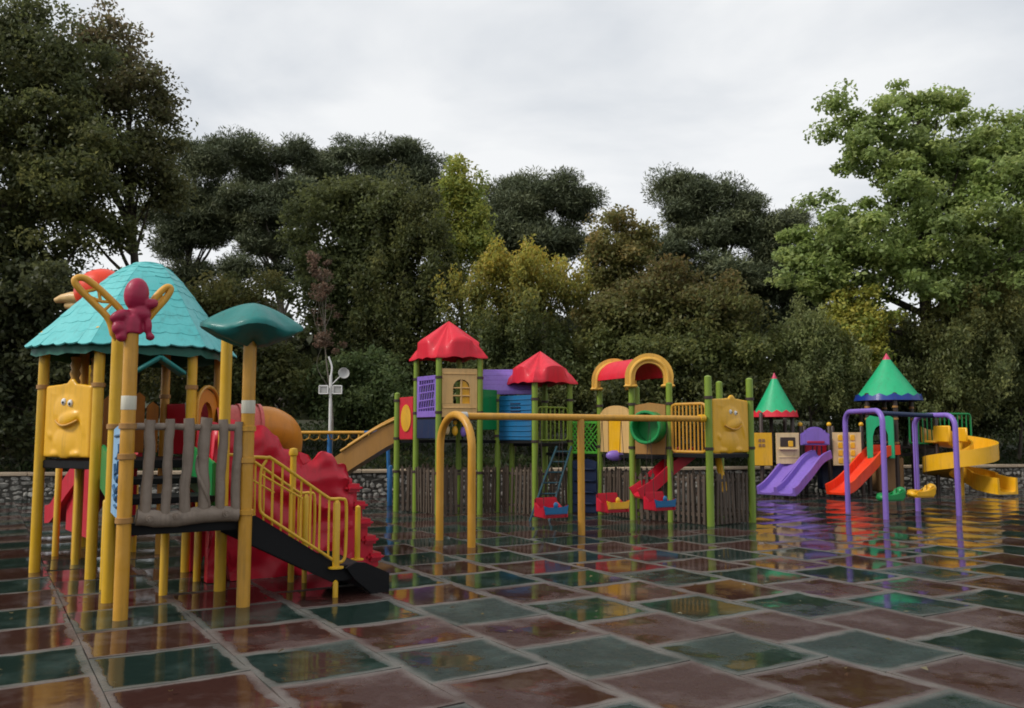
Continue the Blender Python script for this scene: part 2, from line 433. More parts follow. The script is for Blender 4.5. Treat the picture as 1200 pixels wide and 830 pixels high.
def chute(bm, pts, w, hs, th=.035, ups=None):
    """open U-shaped slide swept along pts; w inside width, hs side height"""
    pts = [Vector(p) for p in pts]; prof = [(-w / 2 - th, hs), (-w / 2 - th, -th), (w / 2 + th, -th), (w / 2 + th, hs), (w / 2, hs), (w / 2 - .02, .03), (w / 2 - .09, 0), (-w / 2 + .09, 0), (-w / 2 + .02, .03), (-w / 2, hs)]
    rings = []
    for i, p in enumerate(pts):
        t = (pts[min(i + 1, len(pts) - 1)] - pts[max(i - 1, 0)]).normalized()
        s = t.cross(Vector((0, 0, 1))).normalized(); up = s.cross(t).normalized()
        if ups: up = Vector((0, 0, 1))
        rings.append([bm.verts.new(p + s * a + up * b_) for a, b_ in prof])
    n = len(prof)
    for A, B in zip(rings, rings[1:]):
        for j in range(n): bm.faces.new((A[j], A[(j + 1) % n], B[(j + 1) % n], B[j]))
    for rg in (rings[0], rings[-1]):
        for quad in ((0, 1, 8, 9), (1, 2, 7, 8), (2, 5, 6, 7), (2, 3, 4, 5)):
            bm.faces.new([rg[k] for k in quad])

def fuse(o, voxel=.016, it=6):
    """melt overlapping lumps into one continuous moulded skin"""
    m = o.modifiers.new('r', 'REMESH'); m.mode = 'VOXEL'; m.voxel_size = voxel
    m = o.modifiers.new('s', 'SMOOTH'); m.iterations = it; m.factor = .5
    dg = bpy.context.evaluated_depsgraph_get(); me = bpy.data.meshes.new_from_object(o.evaluated_get(dg)); o.modifiers.clear(); o.data = me
    me.polygons.foreach_set('use_smooth', [True] * len(me.polygons)); return o

def smoothpath(ctrl, n=8):
    c = [Vector(p) for p in ctrl]; c = [c[0] * 2 - c[1]] + c + [c[-1] * 2 - c[-2]]; out = []
    for i in range(1, len(c) - 2):
        for k in range(n):
            t = k / n; a, b, d, e = c[i - 1], c[i], c[i + 1], c[i + 2]
            out.append(.5 * ((2 * b) + (d - a) * t + (2 * a - 5 * b + 4 * d - e) * t * t + (3 * b - a - 3 * d + e) * t ** 3))
    out.append(c[-2]); return out

# ------------------------------------------------------------------ ground, floor tiles, wall, bank
E1 = Vector((.852, .524, 0)).normalized(); E2 = Vector((-E1.y, E1.x, 0)); TR = math.atan2(E1.y, E1.x)
WA, WB = Vector((-22, 17.7, 0)), Vector((24, 26.3, 0))        # front line of the stone wall
WD = (WB - WA).normalized(); WN = Vector((-WD.y, WD.x, 0))

bm = NB(); bmesh.ops.create_grid(bm, x_segments=1, y_segments=1, size=1500)
g = finish(bm, 'ground', ground_m, smooth=0); g.location = (0, 0, -.06); g['kind'] = 'structure'

bm = NB()
box(bm, (0, 10, -.035), (60, 60, .03), bev=0)
floor = finish(bm, 'playground_floor', ground_m, smooth=0); floor['kind'] = 'structure'

T = .886; TG = .007
def tile_geo(rng, n=4):
    """one dished rubber tile with curled edges, centred on the origin"""
    tx, ty = rng.uniform(-.0025, .0025), rng.uniform(-.0025, .0025)
    cu = [rng.uniform(.002, .010) for _ in range(4)]; hs = T / 2 - TG / 2
    vs, fs, uv = [], [], []
    for j in range(n + 1):
        for i in range(n + 1):
            u, v = i / n, j / n; a, b_ = 2 * u - 1, 2 * v - 1
            z = .012 + tx * a + ty * b_ + .005 * max(abs(a), abs(b_)) ** 5
            cz = (cu[0] * (1 - u) * (1 - v) + cu[1] * u * (1 - v) + cu[2] * u * v + cu[3] * (1 - u) * v)
            z += cz * (abs(a) * abs(b_)) ** 1.5
            vs.append((a * hs + rng.uniform(-.003, .003), b_ * hs + rng.uniform(-.003, .003), z)); uv.append((u, v))
    w = n + 1
    for j in range(n):
        for i in range(n): fs.append((j * w + i, j * w + i + 1, (j + 1) * w + i + 1, (j + 1) * w + i))
    loop = [i for i in range(w)] + [j * w + n for j in range(1, w)] + [n * w + i for i in range(n - 1, -1, -1)] + [j * w for j in range(n - 1, 0, -1)]
    base = len(vs)
    for k in loop:
        x, y, z = vs[k]; vs.append((x, y, -.02)); uv.append(uv[k])
    Lp = len(loop)
    for k in range(Lp): fs.append((loop[(k + 1) % Lp], loop[k], base + k, base + (k + 1) % Lp))
    return vs, fs, uv

def tile_mesh(name, vs, fs, uv, mats, midx=None, wear=.5):
    me = bpy.data.meshes.new(name); me.from_pydata(vs, [], fs)
    lay = me.uv_layers.new(name='tile'); li = np.empty(len(me.loops), dtype=np.int32); me.loops.foreach_get('vertex_index', li)
    lay.data.foreach_set('uv', np.asarray(uv, dtype=np.float32)[li].ravel())
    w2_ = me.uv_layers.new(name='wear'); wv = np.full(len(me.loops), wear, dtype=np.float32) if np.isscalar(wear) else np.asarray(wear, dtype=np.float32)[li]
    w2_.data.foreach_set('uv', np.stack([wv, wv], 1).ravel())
    me.polygons.foreach_set('use_smooth', [True] * len(me.polygons)); me.set_sharp_from_angle(angle=R(45))
    for m in mats: me.materials.append(m)
    if midx is not None: me.polygons.foreach_set('material_index', midx)
    return me
trng = random.Random(3)
geos = [tile_geo(trng) for _ in range(14)]
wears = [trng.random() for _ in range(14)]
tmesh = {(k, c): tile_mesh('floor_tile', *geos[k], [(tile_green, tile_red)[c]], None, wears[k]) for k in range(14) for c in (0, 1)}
tiles = []
for c in range(-16, 34):
    for n in range(-14, 46):
        a = .705 + T * (c - 1) + T / 2; b_ = 5.88 - .443 * (c - 1) + T * n + T / 2
        p = E1 * a + E2 * b_
        if p.y < .3: continue
        if (p - WA).dot(WN) > -.1: continue
        if abs(p.x) > p.y * .66 + 1.6: continue
        cp = p - Vector((0, 0, H)); dist = cp.length
        inview = abs(p.x) < p.y * .60 + .5 and p.y > 4.2
        tiles.append((0 if inview else 1, dist, p, n % 2, trng.randrange(14), trng.randrange(2)))
tiles.sort(key=lambda t: (t[0], t[1]))
for t in tiles[:300]:
    o = bpy.data.objects.new('floor_tile', tmesh[(t[4], t[3])]); col.objects.link(o); o.parent = floor
    o.location = t[2]; o.rotation_euler = (0, 0, TR + math.pi * t[5])
VS, FS, UVS, MI, WV = [], [], [], [], []
for t in tiles[300:]:
    vs, fs, uv = geos[t[4]]; ang = TR + math.pi * t[5]; ca, sa = math.cos(ang), math.sin(ang); b0 = len(VS)
    VS += [(t[2].x + x * ca - y * sa, t[2].y + x * sa + y * ca, z) for x, y, z in vs]
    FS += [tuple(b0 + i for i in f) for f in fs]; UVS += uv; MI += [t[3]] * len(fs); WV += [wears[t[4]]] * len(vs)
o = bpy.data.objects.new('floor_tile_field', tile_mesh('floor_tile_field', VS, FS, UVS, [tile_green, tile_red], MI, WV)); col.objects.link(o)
o.parent = floor; o['kind'] = 'stuff'

# low rubble wall with a coping
wall = thing('stone_wall', 'low grey rubble stone wall with pale coping along the back of the playground', 'wall', WA)
wl_len = (WB - WA).length; wrot = Matrix((WD, WN, Vector((0, 0, 1)))).transposed(); WH = .60
def wpt(s, d, z): return WD * s + WN * d + Vector((0, 0, z))
bm = NB(); box(bm, wpt(wl_len / 2, .22, WH / 2 - .03), (wl_len, .36, WH), wrot, bev=0); finish(bm, 'core', mortar_m, wall)
srng = random.Random(5); bm = NB()
s = 0.0
for row in range(5):
    s = srng.uniform(0, .1)
    while s < wl_len:
        w = srng.choice((srng.uniform(.06, .14), srng.uniform(.12, .30))); hh = srng.uniform(.06, .15)
        m = Matrix.Translation(wpt(s + w / 2, .045 + srng.uniform(-.03, .02), .05 + row * .112 + srng.uniform(-.035, .03))) @ wrot.to_4x4() @ Matrix.Rotation(srng.uniform(-.25, .25), 4, 'Y') @ Matrix.Diagonal((w * .52, .05, hh * .55, 1))
        r = bmesh.ops.create_icosphere(bm, subdivisions=1, radius=1, matrix=m)
        for v in r['verts']: v.co += Vector((srng.uniform(-.012, .012), srng.uniform(-.008, .008), srng.uniform(-.012, .012)))
        s += w + srng.uniform(.0, .02)
o = finish(bm, 'rubble_stones', stone_m, wall, smooth=25); o['kind'] = 'stuff'
s = 0; bm0 = None
while s < wl_len:
    w = srng.uniform(1.1, 1.5); bm = NB(); box(bm, wpt(s + w / 2, .21, WH + .012 + srng.uniform(-.004, .004)), (w - .012, .50, .075), wrot, bev=.012)
    finish(bm, 'coping_stone', coping_m, wall); s += w

# rising bank behind the wall
bm = NB(); nx, ny = 60, 26
grid = []
for j in range(ny + 1):
    row = []
    for i in range(nx + 1):
        s = -60 + (wl_len + 120) * i / nx; d = .4 + 110 * (j / ny) ** 2.2
        z = WH - .08 + 1.9 * (1 - math.exp(-d / 11)) + .35 * mnoise.noise(Vector((s * .2, d * .2, 3))) * min(1, d / 4)
        row.append(bm.verts.new(WA + wpt(s, d, z)))
    grid.append(row)
for j in range(ny):
    for i in range(nx): bm.faces.new((grid[j][i], grid[j][i + 1], grid[j + 1][i + 1], grid[j + 1][i]))
bank = finish(bm, 'grass_bank', bank_m, smooth=180); bank['kind'] = 'structure'
def bank_z(x, y):
    v = Vector((x, y, 0)) - WA; d = max(.4, v.dot(WN)); return WH - .1 + 1.9 * (1 - math.exp(-d / 11))

# ------------------------------------------------------------------ near play structure (turquoise roof)
A0 = GX(141, 7.42)
S1 = thing('play_structure', 'yellow play structure with turquoise shingled roof, log panel and black stairs at the left', 'playground', A0, TR)
RI = rot_z(-TR)
def loc1(w): return RI @ (Vector(w) - A0)
pA, pB, pC, pG = (0, 0), (1.02, 0), (0, .87), (1.02, .90)
hexc = (.485, 3.17); hexp = [(hexc[0] + .975 * math.cos(R(60 * k)), hexc[1] + .975 * math.sin(R(60 * k))) for k in range(6)]
K3, K2, K1, pE, pD, pF = hexp
post(S1, *pA, 2.58, ochre, .060, clamps=(1.64, 1.38, .84), clampmat=tan)
post(S1, *pB, 2.50, ochre, .060, clamps=(1.62, 1.33, .86), clampmat=ochre)
post(S1, *pC, 2.50, yellow, clamps=(1.64,), clampmat=tan)
post(S1, *pG, 2.62, yellow, clamps=(2.58,), clampmat=yellow)
for q in (pD, pE, pF): post(S1, *q, 2.74, yellow, clamps=(2.1,), clampmat=tan)
for q in (K1, K2, K3): post(S1, *q, 2.74, ochre, clamps=(2.05,), clampmat=tan)
# pale tape wound round two posts, and a joint line low on the front post
for (x, y), z0, z1 in ((pA, 1.78, 1.90), (pB, 1.76, 1.88)):
    bm = NB(); lathe(bm, [(.0615, z0), (.063, z0 + .004), (.063, z1 - .004), (.0615, z1)], (x, y, 0), 16, cap=False); finish(bm, 'tape_band', tape, S1)
deck(S1, [(.03, .05), (.99, .05), (.99, .9), (.03, .9)], .80, th=.10)
deck(S1, [(.05, .95), (.97, .95), (.97, 1.6), (.05, 1.6)], .95)
deck(S1, [(.05, 1.65), (.97, 1.65), (.97, 2.28), (.05, 2.28)], 1.10)
deck(S1, [(hexc[0] + .97 * math.cos(R(60 * k)), hexc[1] + .97 * math.sin(R(60 * k))) for k in range(6)], 1.27, th=.09)
# short legs under the decks
for x, y, z in ((-.2, 4.45, 1.15), (-.05, 3.55, 1.2), (.7, 4.35, .9), (.5, .95, .72), (.05, 1.62, .9), (.95, 1.62, .9)):
    post(S1, x, y, z, yellow, .04, name='support_leg')

# log panel between the two front posts
fr = Fr(pA, pB, .05); logp = None
def log(bm, pts, r, seedk, n=10):
    q = smoothpath(pts, 5); tube(bm, [p + Vector((mnoise.noise(p * 6 + Vector((seedk, 0, 0))), 0, mnoise.noise(p * 5 + Vector((0, seedk, 0))))) * .010 for p in q], [r * (1 + .16 * mnoise.noise(p * 9 + Vector((seedk, seedk, 0)))) for p in q], n)
bm = NB()
log(bm, [fr(.05, .86), fr(.3, .83), fr(.6, .86), fr(.90, .85)], .072, 2)
for u, v in ((.14, .85), (.36, .86), (.78, .86)):                         # cut branch stubs on the lower rail
    tube(bm, [fr(u, v, .04), fr(u, v, .085)], [.035, .03], 10); tube(bm, [fr(u, v, .086), fr(u, v, .10)], [.016, .014], 8)
logp = finish(bm, 'log_panel', logwood, S1, 'grey moulded log railing', smooth=60)
bm = NB(); log(bm, [fr(-.02, 1.63, 0), fr(.3, 1.64), fr(.6, 1.63), fr(.94, 1.63)], .032, 4); finish(bm, 'top_rail', logwood, logp, smooth=60)
slats = [([(.11, .84), (.12, 1.2), (.13, 1.45), (.125, 1.69)], .046), ([(.27, .86), (.285, 1.15), (.28, 1.4), (.295, 1.70)], .040), ([(.44, .86), (.43, 1.1), (.455, 1.42), (.45, 1.71)], .046),
         ([(.59, .86), (.595, 1.05), (.58, 1.35), (.60, 1.71)], .05), ([(.74, .86), (.735, 1.15), (.75, 1.45), (.745, 1.70)], .042), ([(.88, .86), (.875, 1.2), (.885, 1.45), (.89, 1.68)], .041)]
for k, (pts, r) in enumerate(slats):
    bm = NB(); log(bm, [fr(u, v, 0.012) for u, v in pts], r, 11 + k)
    for q in range(2):
        u, v = pts[1 + q]; blob(bm, fr(u + .01, v + .07 * (k % 3), r * .85), (.018, .014, .02), fr.rot, 8, 6)
    if k == 3:                                                            # a vine climbing round this one
        tube(bm, [fr(.585 + .055 * math.cos(t * 6.3), .9 + .75 * t, .012 + .05 * math.sin(t * 6.3)) for t in [i / 24 for i in range(25)]], .017, 7)
    finish(bm, 'log', logwood, logp, smooth=60)

# pale blue notice board with dark blue lettering between the left posts
fr = Fr(pC, pA, .07)
bm = NB(); prism(bm, [(.02, .84), (fr.len - .02, .80), (fr.len - .02, 1.62), (fr.len * .5, 1.66), (.02, 1.62)], fr, .03, .008)
sign = finish(bm, 'notice_board', skyblue, S1, 'pale blue board with dark blue lettering')
def stroke(pts, r=.013):
    bm = NB(); tube(bm, [fr(fr.len * u, v, .019) for u, v in pts], r, 6); finish(bm, 'lettering', inkblue, sign)
stroke([(.25, 1.55), (.75, 1.56)]); stroke([(.62, 1.48), (.66, 1.42), (.55, 1.36), (.38, 1.35)]); stroke([(.66, 1.33), (.62, 1.24), (.40, 1.22)], .018)
stroke([(.36, 1.30), (.40, 1.18), (.60, 1.15), (.66, 1.19)], .018); stroke([(.30, 1.10), (.5, 1.05), (.7, 1.10)], .02); stroke([(.36, 1.02), (.5, .985), (.68, 1.02), (.66, .97)], .018); stroke([(.40, .93), (.62, .92)])

# yellow relief panel and other panels of the six-sided tower
creature_panel(S1, pE, pD, 1.30, 2.13, 1)
fr = Fr(K1, pE, .06); bm = NB(); prism(bm, [(0, 1.3), (fr.len, 1.3), (fr.len, 2.05), (0, 2.05)], fr, .04); finish(bm, 'side_panel', orange, S1)
fr = Fr(K2, K1, .06)
bm = NB(); box(bm, fr(fr.len / 2, 1.40, .03), (fr.len, .03, .06), fr.rot); bk0 = finish(bm, 'back_panel', brownp, S1)
for k in range(5):
    bm = NB(); hb_ = (.62, .74, .80, .70, .66)[k]; prism(bm, [(fr.len * (k + .08) / 5, 1.32), (fr.len * (k + .92) / 5, 1.32), (fr.len * (k + .92) / 5, 1.30 + hb_), (fr.len * (k + .5) / 5, 1.36 + hb_), (fr.len * (k + .08) / 5, 1.30 + hb_)], fr, .03, .006); finish(bm, 'board', orange, bk0)
fr = Fr(pF, K3, .06); W = fr.len
bm = NB(); prism(bm, [(0, 1.3), (W * .22, 1.3)] + [(W * .22, 1.72)] + arc((W * .5, 1.72), W * .28, math.pi, 0, 8)[1:] + [(W * .78, 1.3), (W, 1.3), (W, 1.9)] + arc((W * .5, 1.88), W * .5, 0, math.pi, 10, .22)[1:], fr, .05); finish(bm, 'arch_panel', orange, S1, 'orange arched doorway panel')
bm = NB(); tube(bm, [fr(u, v, .04) for u, v in [(0.02, 1.3), (.02, 1.88)] + arc((W * .5, 1.88), W * .48, math.pi, 0, 10, .25)[1:] + [(W - .02, 1.3)]], .024, 8); finish(bm, 'hoop', ochre, S1)
bm = NB(); tube(bm, [fr(.06, 1.92, -.1), fr(W * .75, 1.32, -.25)], .014, 8); finish(bm, 'brace', steel, S1)
fr = Fr(K3, K2, .06); bm = NB(); prism(bm, [(0, 1.3), (fr.len, 1.3), (fr.len, 1.95), (0, 1.95)], fr, .04); finish(bm, 'side_panel', crimson, S1)
for x in (.06, .96):                                                       # green panels beside the raised steps
    fr = Fr((x, .98), (x, 2.24), .03); bm = NB(); prism(bm, [(0, .82), (fr.len, .98), (fr.len, 1.45), (0, 1.28)], fr, .04); finish(bm, 'bridge_side', leafg, S1)
bm = NB(); tube(bm, [(.12, .99, 1.0), (.12, 1.6, 1.42), (.12, 2.2, 1.8)], .015, 8); finish(bm, 'hand_rail', ochre, S1)
# small inner roof of pale blue over the steps, ornament posts of stacked rings
bm = NB(); box(bm, (.72, 2.22, 2.33), (.34, .3, .05), Matrix.Rotation(.6, 3, 'Y'), .02); box(bm, (.46, 2.22, 2.33), (.34, .3, .05), Matrix.Rotation(-.6, 3, 'Y'), .02); finish(bm, 'inner_canopy', teal, S1)
for x, y in ((-.12, 3.75), (.12, 3.9)):
    bm = NB(); lathe(bm, [(.03, 1.3)] + [(.045 + .018 * (k % 2), 1.35 + k * .05) for k in range(24)] + [(.0, 2.56)], (x, y, 0), 12); finish(bm, 'turned_post', ochre, S1)

# six-sided shingled roof
RP = [(1.14, 2.60), (.95, 2.82), (.77, 3.04), (.59, 3.25), (.43, 3.43), (.29, 3.56), (.16, 3.63)]
def rpt(ang_i, f, lvl, off=0.0):
    """point on hex face ang_i, f in 0..1 along the face, lvl along the slope"""
    i = min(int(lvl), len(RP) - 2); t = lvl - i
    r = RP[i][0] * (1 - t) + RP[i + 1][0] * t; z = RP[i][1] * (1 - t) + RP[i + 1][1] * t
    a0, a1 = R(60 * ang_i), R(60 * (ang_i + 1))
    x = r * (math.cos(a0) * (1 - f) + math.cos(a1) * f); y = r * (math.sin(a0) * (1 - f) + math.sin(a1) * f)
    bul = 1 + .05 * math.sin(math.pi * f)
    am = R(60 * ang_i + 30)
    return Vector((hexc[0] + .10 * max(0, z - 2.6) + x * bul + math.cos(am) * off * .6, hexc[1] + y * bul + math.sin(am) * off * .6, z + off * .8))
bm = NB()
for k in range(6):
    lv = [j * .5 for j in range(13)]; nf = 8
    gp = [[bm.verts.new(rpt(k, i / nf, l) - Vector((0, 0, (.05 * abs(math.sin(i / nf * math.pi * 3)) if l == 0 else 0)))) for i in range(nf + 1)] for l in lv]
    for j in range(len(lv) - 1):
        for i in range(nf): bm.faces.new((gp[j][i], gp[j][i + 1], gp[j + 1][i + 1], gp[j + 1][i]))
bmesh.ops.remove_doubles(bm, verts=bm.verts[:], dist=.002)
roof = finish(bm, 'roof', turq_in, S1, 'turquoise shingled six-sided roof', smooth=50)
rrng = random.Random(9)
bm = NB(); lin = []                                        # scalloped lining that hangs inside the eave
for k in range(6):
    for i in range(8):
        f = i / 8; lin.append((rpt(k, f, .1, -.03), rpt(k, f, .0, -.04) - Vector((0, 0, .10 + .035 * abs(math.sin(f * math.pi * 3))))))
A_ = [bm.verts.new(a) for a, b in lin]; B_ = [bm.verts.new(b) for a, b in lin]
for i in range(len(lin)): bm.faces.new((A_[i], A_[(i + 1) % len(lin)], B_[(i + 1) % len(lin)], B_[i]))
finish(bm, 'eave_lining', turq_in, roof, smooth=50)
for k in range(6):
    levels = [-.22] + [j * .5 for j in range(1, 13)]
    for c in range(len(levels) - 1):
        l0, l1 = levels[c], min(levels[c + 1] + .12, 5.99)
        npc = max(2, round(6 * (RP[min(int(max(l0, 0)), 6)][0] / 1.15)))
        cuts = [0] + sorted((i + rrng.uniform(-.22, .22)) / npc for i in range(1, npc)) + [1]
        for f0, f1 in zip(cuts, cuts[1:]):
            bm = NB(); nseg = 3; dr = rrng.uniform(-.05, .05); th = rrng.uniform(.006, .013)
            lo = []; hi = []; loB = []
            for i in range(nseg + 1):
                f = f0 + (f1 - f0) * i / nseg; sc = .10 * math.sin(math.pi * i / nseg) ** 2
                lo.append(bm.verts.new(rpt(k, f, max(l0 + dr - sc, -.4), th))); loB.append(bm.verts.new(rpt(k, f, max(l0 + dr - sc, -.4), -.004)))
                hi.append(bm.verts.new(rpt(k, f, l1, .006)))
            for i in range(nseg):
                bm.faces.new((lo[i], lo[i + 1], hi[i + 1], hi[i])); bm.faces.new((loB[i], loB[i + 1], lo[i + 1], lo[i]))
            bm.faces.new((lo[0], hi[0], loB[0])); bm.faces.new((lo[-1], loB[-1], hi[-1]))
            finish(bm, 'shingle', turq, roof, smooth=30)
bm = NB(); lathe(bm, [(.19, 3.60), (.18, 3.635), (.10, 3.655), (0, 3.66)], (hexc[0] + .10, hexc[1], 0), 12); finish(bm, 'roof_cap', turq, roof)

# teal mushroom cap on the front right post
bm = NB(); nu, nv = 36, 10; rings = []
for j in range(nv + 1):
    r = .43 * j / nv; ring = []
    for i in range(nu):
        a = 2 * math.pi * i / nu; sc = 1 + .08 * math.cos(4 * a + .6)
        ring.append(Vector((pB[0] + .02 + r * sc * math.cos(a), pB[1] + r * sc * math.sin(a), 2.79 - .235 * (j / nv) ** 1.6 + .03 * math.cos(4 * a + .6) * (j / nv) ** 2)))
    rings.append(ring)
def shell(bm, rings, low):
    top = bm.verts.new(rings[0][0]); V = [[bm.verts.new(p) for p in rg] for rg in rings[1:]]
    n = len(V[0])
    for i in range(n): bm.faces.new((top, V[0][i], V[0][(i + 1) % n]))
    for A, B in zip(V, V[1:]):
        for i in range(n): bm.faces.new((A[i], B[i], B[(i + 1) % n], A[(i + 1) % n]))
    prev = V[-1]
    for s, dz in low:
        c = sum(rings[-1], Vector()) / n
        nx_ = [bm.verts.new(Vector((c.x + (p.x - c.x) * s, c.y + (p.y - c.y) * s, p.z + dz))) for p in rings[-1]]
        for i in range(n): bm.faces.new((prev[i], nx_[i], nx_[(i + 1) % n], prev[(i + 1) % n]))
        prev = nx_
    bm.faces.new(prev)
shell(bm, rings, [(1.0, -.035), (.85, -.075), (.5, -.13), (.16, -.15)])
finish(bm, 'mushroom_cap', teal, S1, 'teal mushroom shaped canopy', smooth=60)

# raspberry dragonfly with orange wings on the front left post
dz = 2.54
bm = NB()
lathe(bm, [(.088, dz - .10), (.084, dz - .01), (.07, dz + .05), (0, dz + .07)], (0, .01, 0), 14)
blob(bm, (.03, .02, dz + .25), (.105, .095, .15), Matrix.Rotation(.12, 3, 'Y')); blob(bm, (.06, .02, dz + .08), (.10, .08, .08)); blob(bm, (.15, -.01, dz + .17), (.065, .05, .045), Matrix.Rotation(-.5, 3, 'Y'))
blob(bm, (-.10, -.01, dz + .05), (.09, .05, .05), Matrix.Rotation(-.5, 3, 'Y')); blob(bm, (-.11, -.02, dz - .06), (.055, .05, .06)); blob(bm, (-.08, -.02, dz - .13), (.05, .05, .05)); blob(bm, (.13, -.01, dz - .03), (.035, .035, .08)); blob(bm, (.15, -.01, dz - .12), (.04, .04, .035))
drag = finish(bm, 'dragonfly_ornament', maroon, S1, 'raspberry red dragonfly ornament on a post', smooth=60); fuse(drag, .011, 5)
wingm = paint('amber_plastic', (.72, .36, .03), rough=.35)
def wing(pts, ribs, off):
    bm = NB(); loop = smoothpath([(u, v, 0) for u, v in pts] + [(pts[0][0], pts[0][1], 0)], 5)[:-1]
    tube(bm, [Vector((p.x, off, p.y)) for p in loop], .030, 8, closed=True)
    for a, b_ in ribs: tube(bm, [(a[0], off, a[1]), (b_[0], off, b_[1])], .015, 6)
    finish(bm, 'wing', wingm, drag, smooth=70)
wing([(-.13, dz - .14), (-.18, dz + .02), (-.30, dz + .15), (-.43, dz + .28), (-.45, dz + .345), (-.37, dz + .355), (-.20, dz + .22), (-.06, dz + .05)],
     [((-.38, dz + .24), (-.27, dz + .28)), ((-.35, dz + .21), (-.25, dz + .17)), ((-.27, dz + .28), (-.25, dz + .17)), ((-.25, dz + .17), (-.15, dz + .17)), ((-.23, dz + .08), (-.15, dz + .17)), ((-.17, dz + .0), (-.09, dz + .08))], .05)
wing([(.12, dz + .02), (.19, dz + .12), (.28, dz + .24), (.32, dz + .33), (.28, dz + .34), (.20, dz + .25), (.13, dz + .12)], [((.14, dz + .08), (.26, dz + .26))], .07)

# red parrot head with a pale beak on a post behind the roof
bp_ = loc1(GX(96, 12.0)); bz = ZY(342, 12.0)
post(S1, bp_.x, bp_.y, bz - .15, yellow)
Rv = rot_z(-TR)
def lv(dx, dy, dz_): return Vector((bp_.x, bp_.y, bz)) + Rv @ Vector((dx, dy, dz_))
bm = NB(); blob(bm, lv(.10, 0, .02), (.36, .30, .30), Rv @ Matrix.Rotation(-.35, 3, 'Y'), 20, 14); blob(bm, lv(.30, 0, -.2), (.30, .26, .30), Rv)
bird = finish(bm, 'bird_ornament', scarlet, S1, 'round red bird head ornament with pale beak', smooth=60); fuse(bird, .03, 5)
bm = NB(); tube(bm, [lv(-.1, 0, -.10), lv(-.28, 0, -.09), lv(-.42, 0, -.10), lv(-.52, 0, -.13)], [.15, .12, .085, .05], 12, flat=(1, .75)); tube(bm, [lv(-.1, 0, -.2), lv(-.26, 0, -.2), lv(-.38, 0, -.2)], [.1, .08, .04], 10)
finish(bm, 'beak', beige, bird, smooth=60)

# stairs: black treads and stringers, yellow railings
ST = [(1.02, .80), (1.90, .24)]
stair = None
bm = NB()
for b_ in (.04, .86):
    prism(bm, [(1.0, .80), (1.12, .82), (1.92, .30), (2.15, .30), (2.15, .17), (1.86, .15), (1.0, .60)], lambda u, v, n, b_=b_: Vector((u, b_ + n, v)), .05, .006)
stair = finish(bm, 'stairs', blackr, S1, 'black rubber coated stairs')
for k in range(5):
    bm = NB(); x = 1.12 + k * .18; z = .72 - k * .112; box(bm, (x, .45, z), (.22, .78, .04), bev=.006); finish(bm, 'tread', blackr, stair)
bm = NB(); box(bm, (2.05, .45, .26), (.36, .80, .05)); finish(bm, 'landing', blackr, stair)
bm = NB()
for b_ in (-.02, .90):
    prism(bm, [(1.98, .28), (2.08, .33), (2.18, .32), (2.43, .20), (2.43, .0), (2.26, .0), (2.06, .18)], lambda u, v, n, b_=b_: Vector((u, b_ + n, v)), .06, .008)
box(bm, (2.22, .44, .22), (.24, .86, .04)); box(bm, (2.35, .44, .09), (.15, .86, .16)); finish(bm, 'bottom_step', blackr, stair)
def rail(b_, x0=1.12, newel=True):
    f3 = lambda u, v: Vector((u, b_, v))
    top = smoothpath([f3(1.04, 1.36), f3(x0 + .08, 1.35), f3(x0 + .16, 1.32), f3(1.76, .985), f3(1.84, .945), f3(1.94, .94), f3(1.985, .88), f3(1.985, .45), f3(1.96, .35), f3(1.9, .34)], 5)
    bm = NB(); tube(bm, top, .016, 8)
    tube(bm, [f3(1.9, .34), f3(x0 + .06, .83)], .014, 8); tube(bm, smoothpath([f3(x0 + .06, .83), f3(x0 + .03, .9), f3(x0 + .03, 1.22), f3(x0 + .08, 1.33)], 4), .014, 8)
    tube(bm, [f3(x0 + .03, 1.2), f3(1.55, .96)], .011, 6)
    o = finish(bm, 'stair_railing', yellow, S1)
    for k in range(7):
        x = x0 + .14 + k * .092; t = (x - x0 - .06) / (1.9 - x0 - .06); zb = .83 - .49 * t; zt = 1.345 - (x - x0 - .12) * .66
        bm = NB(); tube(bm, [f3(x, zb), f3(x, zt)], .010, 6); finish(bm, 'baluster', yellow, o)
    if newel:
        bm = NB(); lathe(bm, [(.075, .285), (.075, .30), (.034, .305), (.034, .90), (.02, .93), (0, .935)], (1.89, b_, 0), 14); finish(bm, 'newel_post', yellow, o)
        post(o, 1.89, b_, .16, yellow, .026, name='leg')
    return o
rail(-.005); rail(.93)
bm = NB(); lathe(bm, [(.033, 0), (.033, 1.33), (.045, 1.34), (.05, 1.37), (.04, 1.41), (0, 1.42)], (1.78, 1.04, 0), 14); finish(bm, 'ball_post', yellow, S1)
bm = NB(); lathe(bm, [(.07, .215), (.07, .228), (.03, .23), (.03, .72), (.028, .78), (0, .80)], (2.44, .84, 0), 12); finish(bm, 'grab_post', yellow, S1)

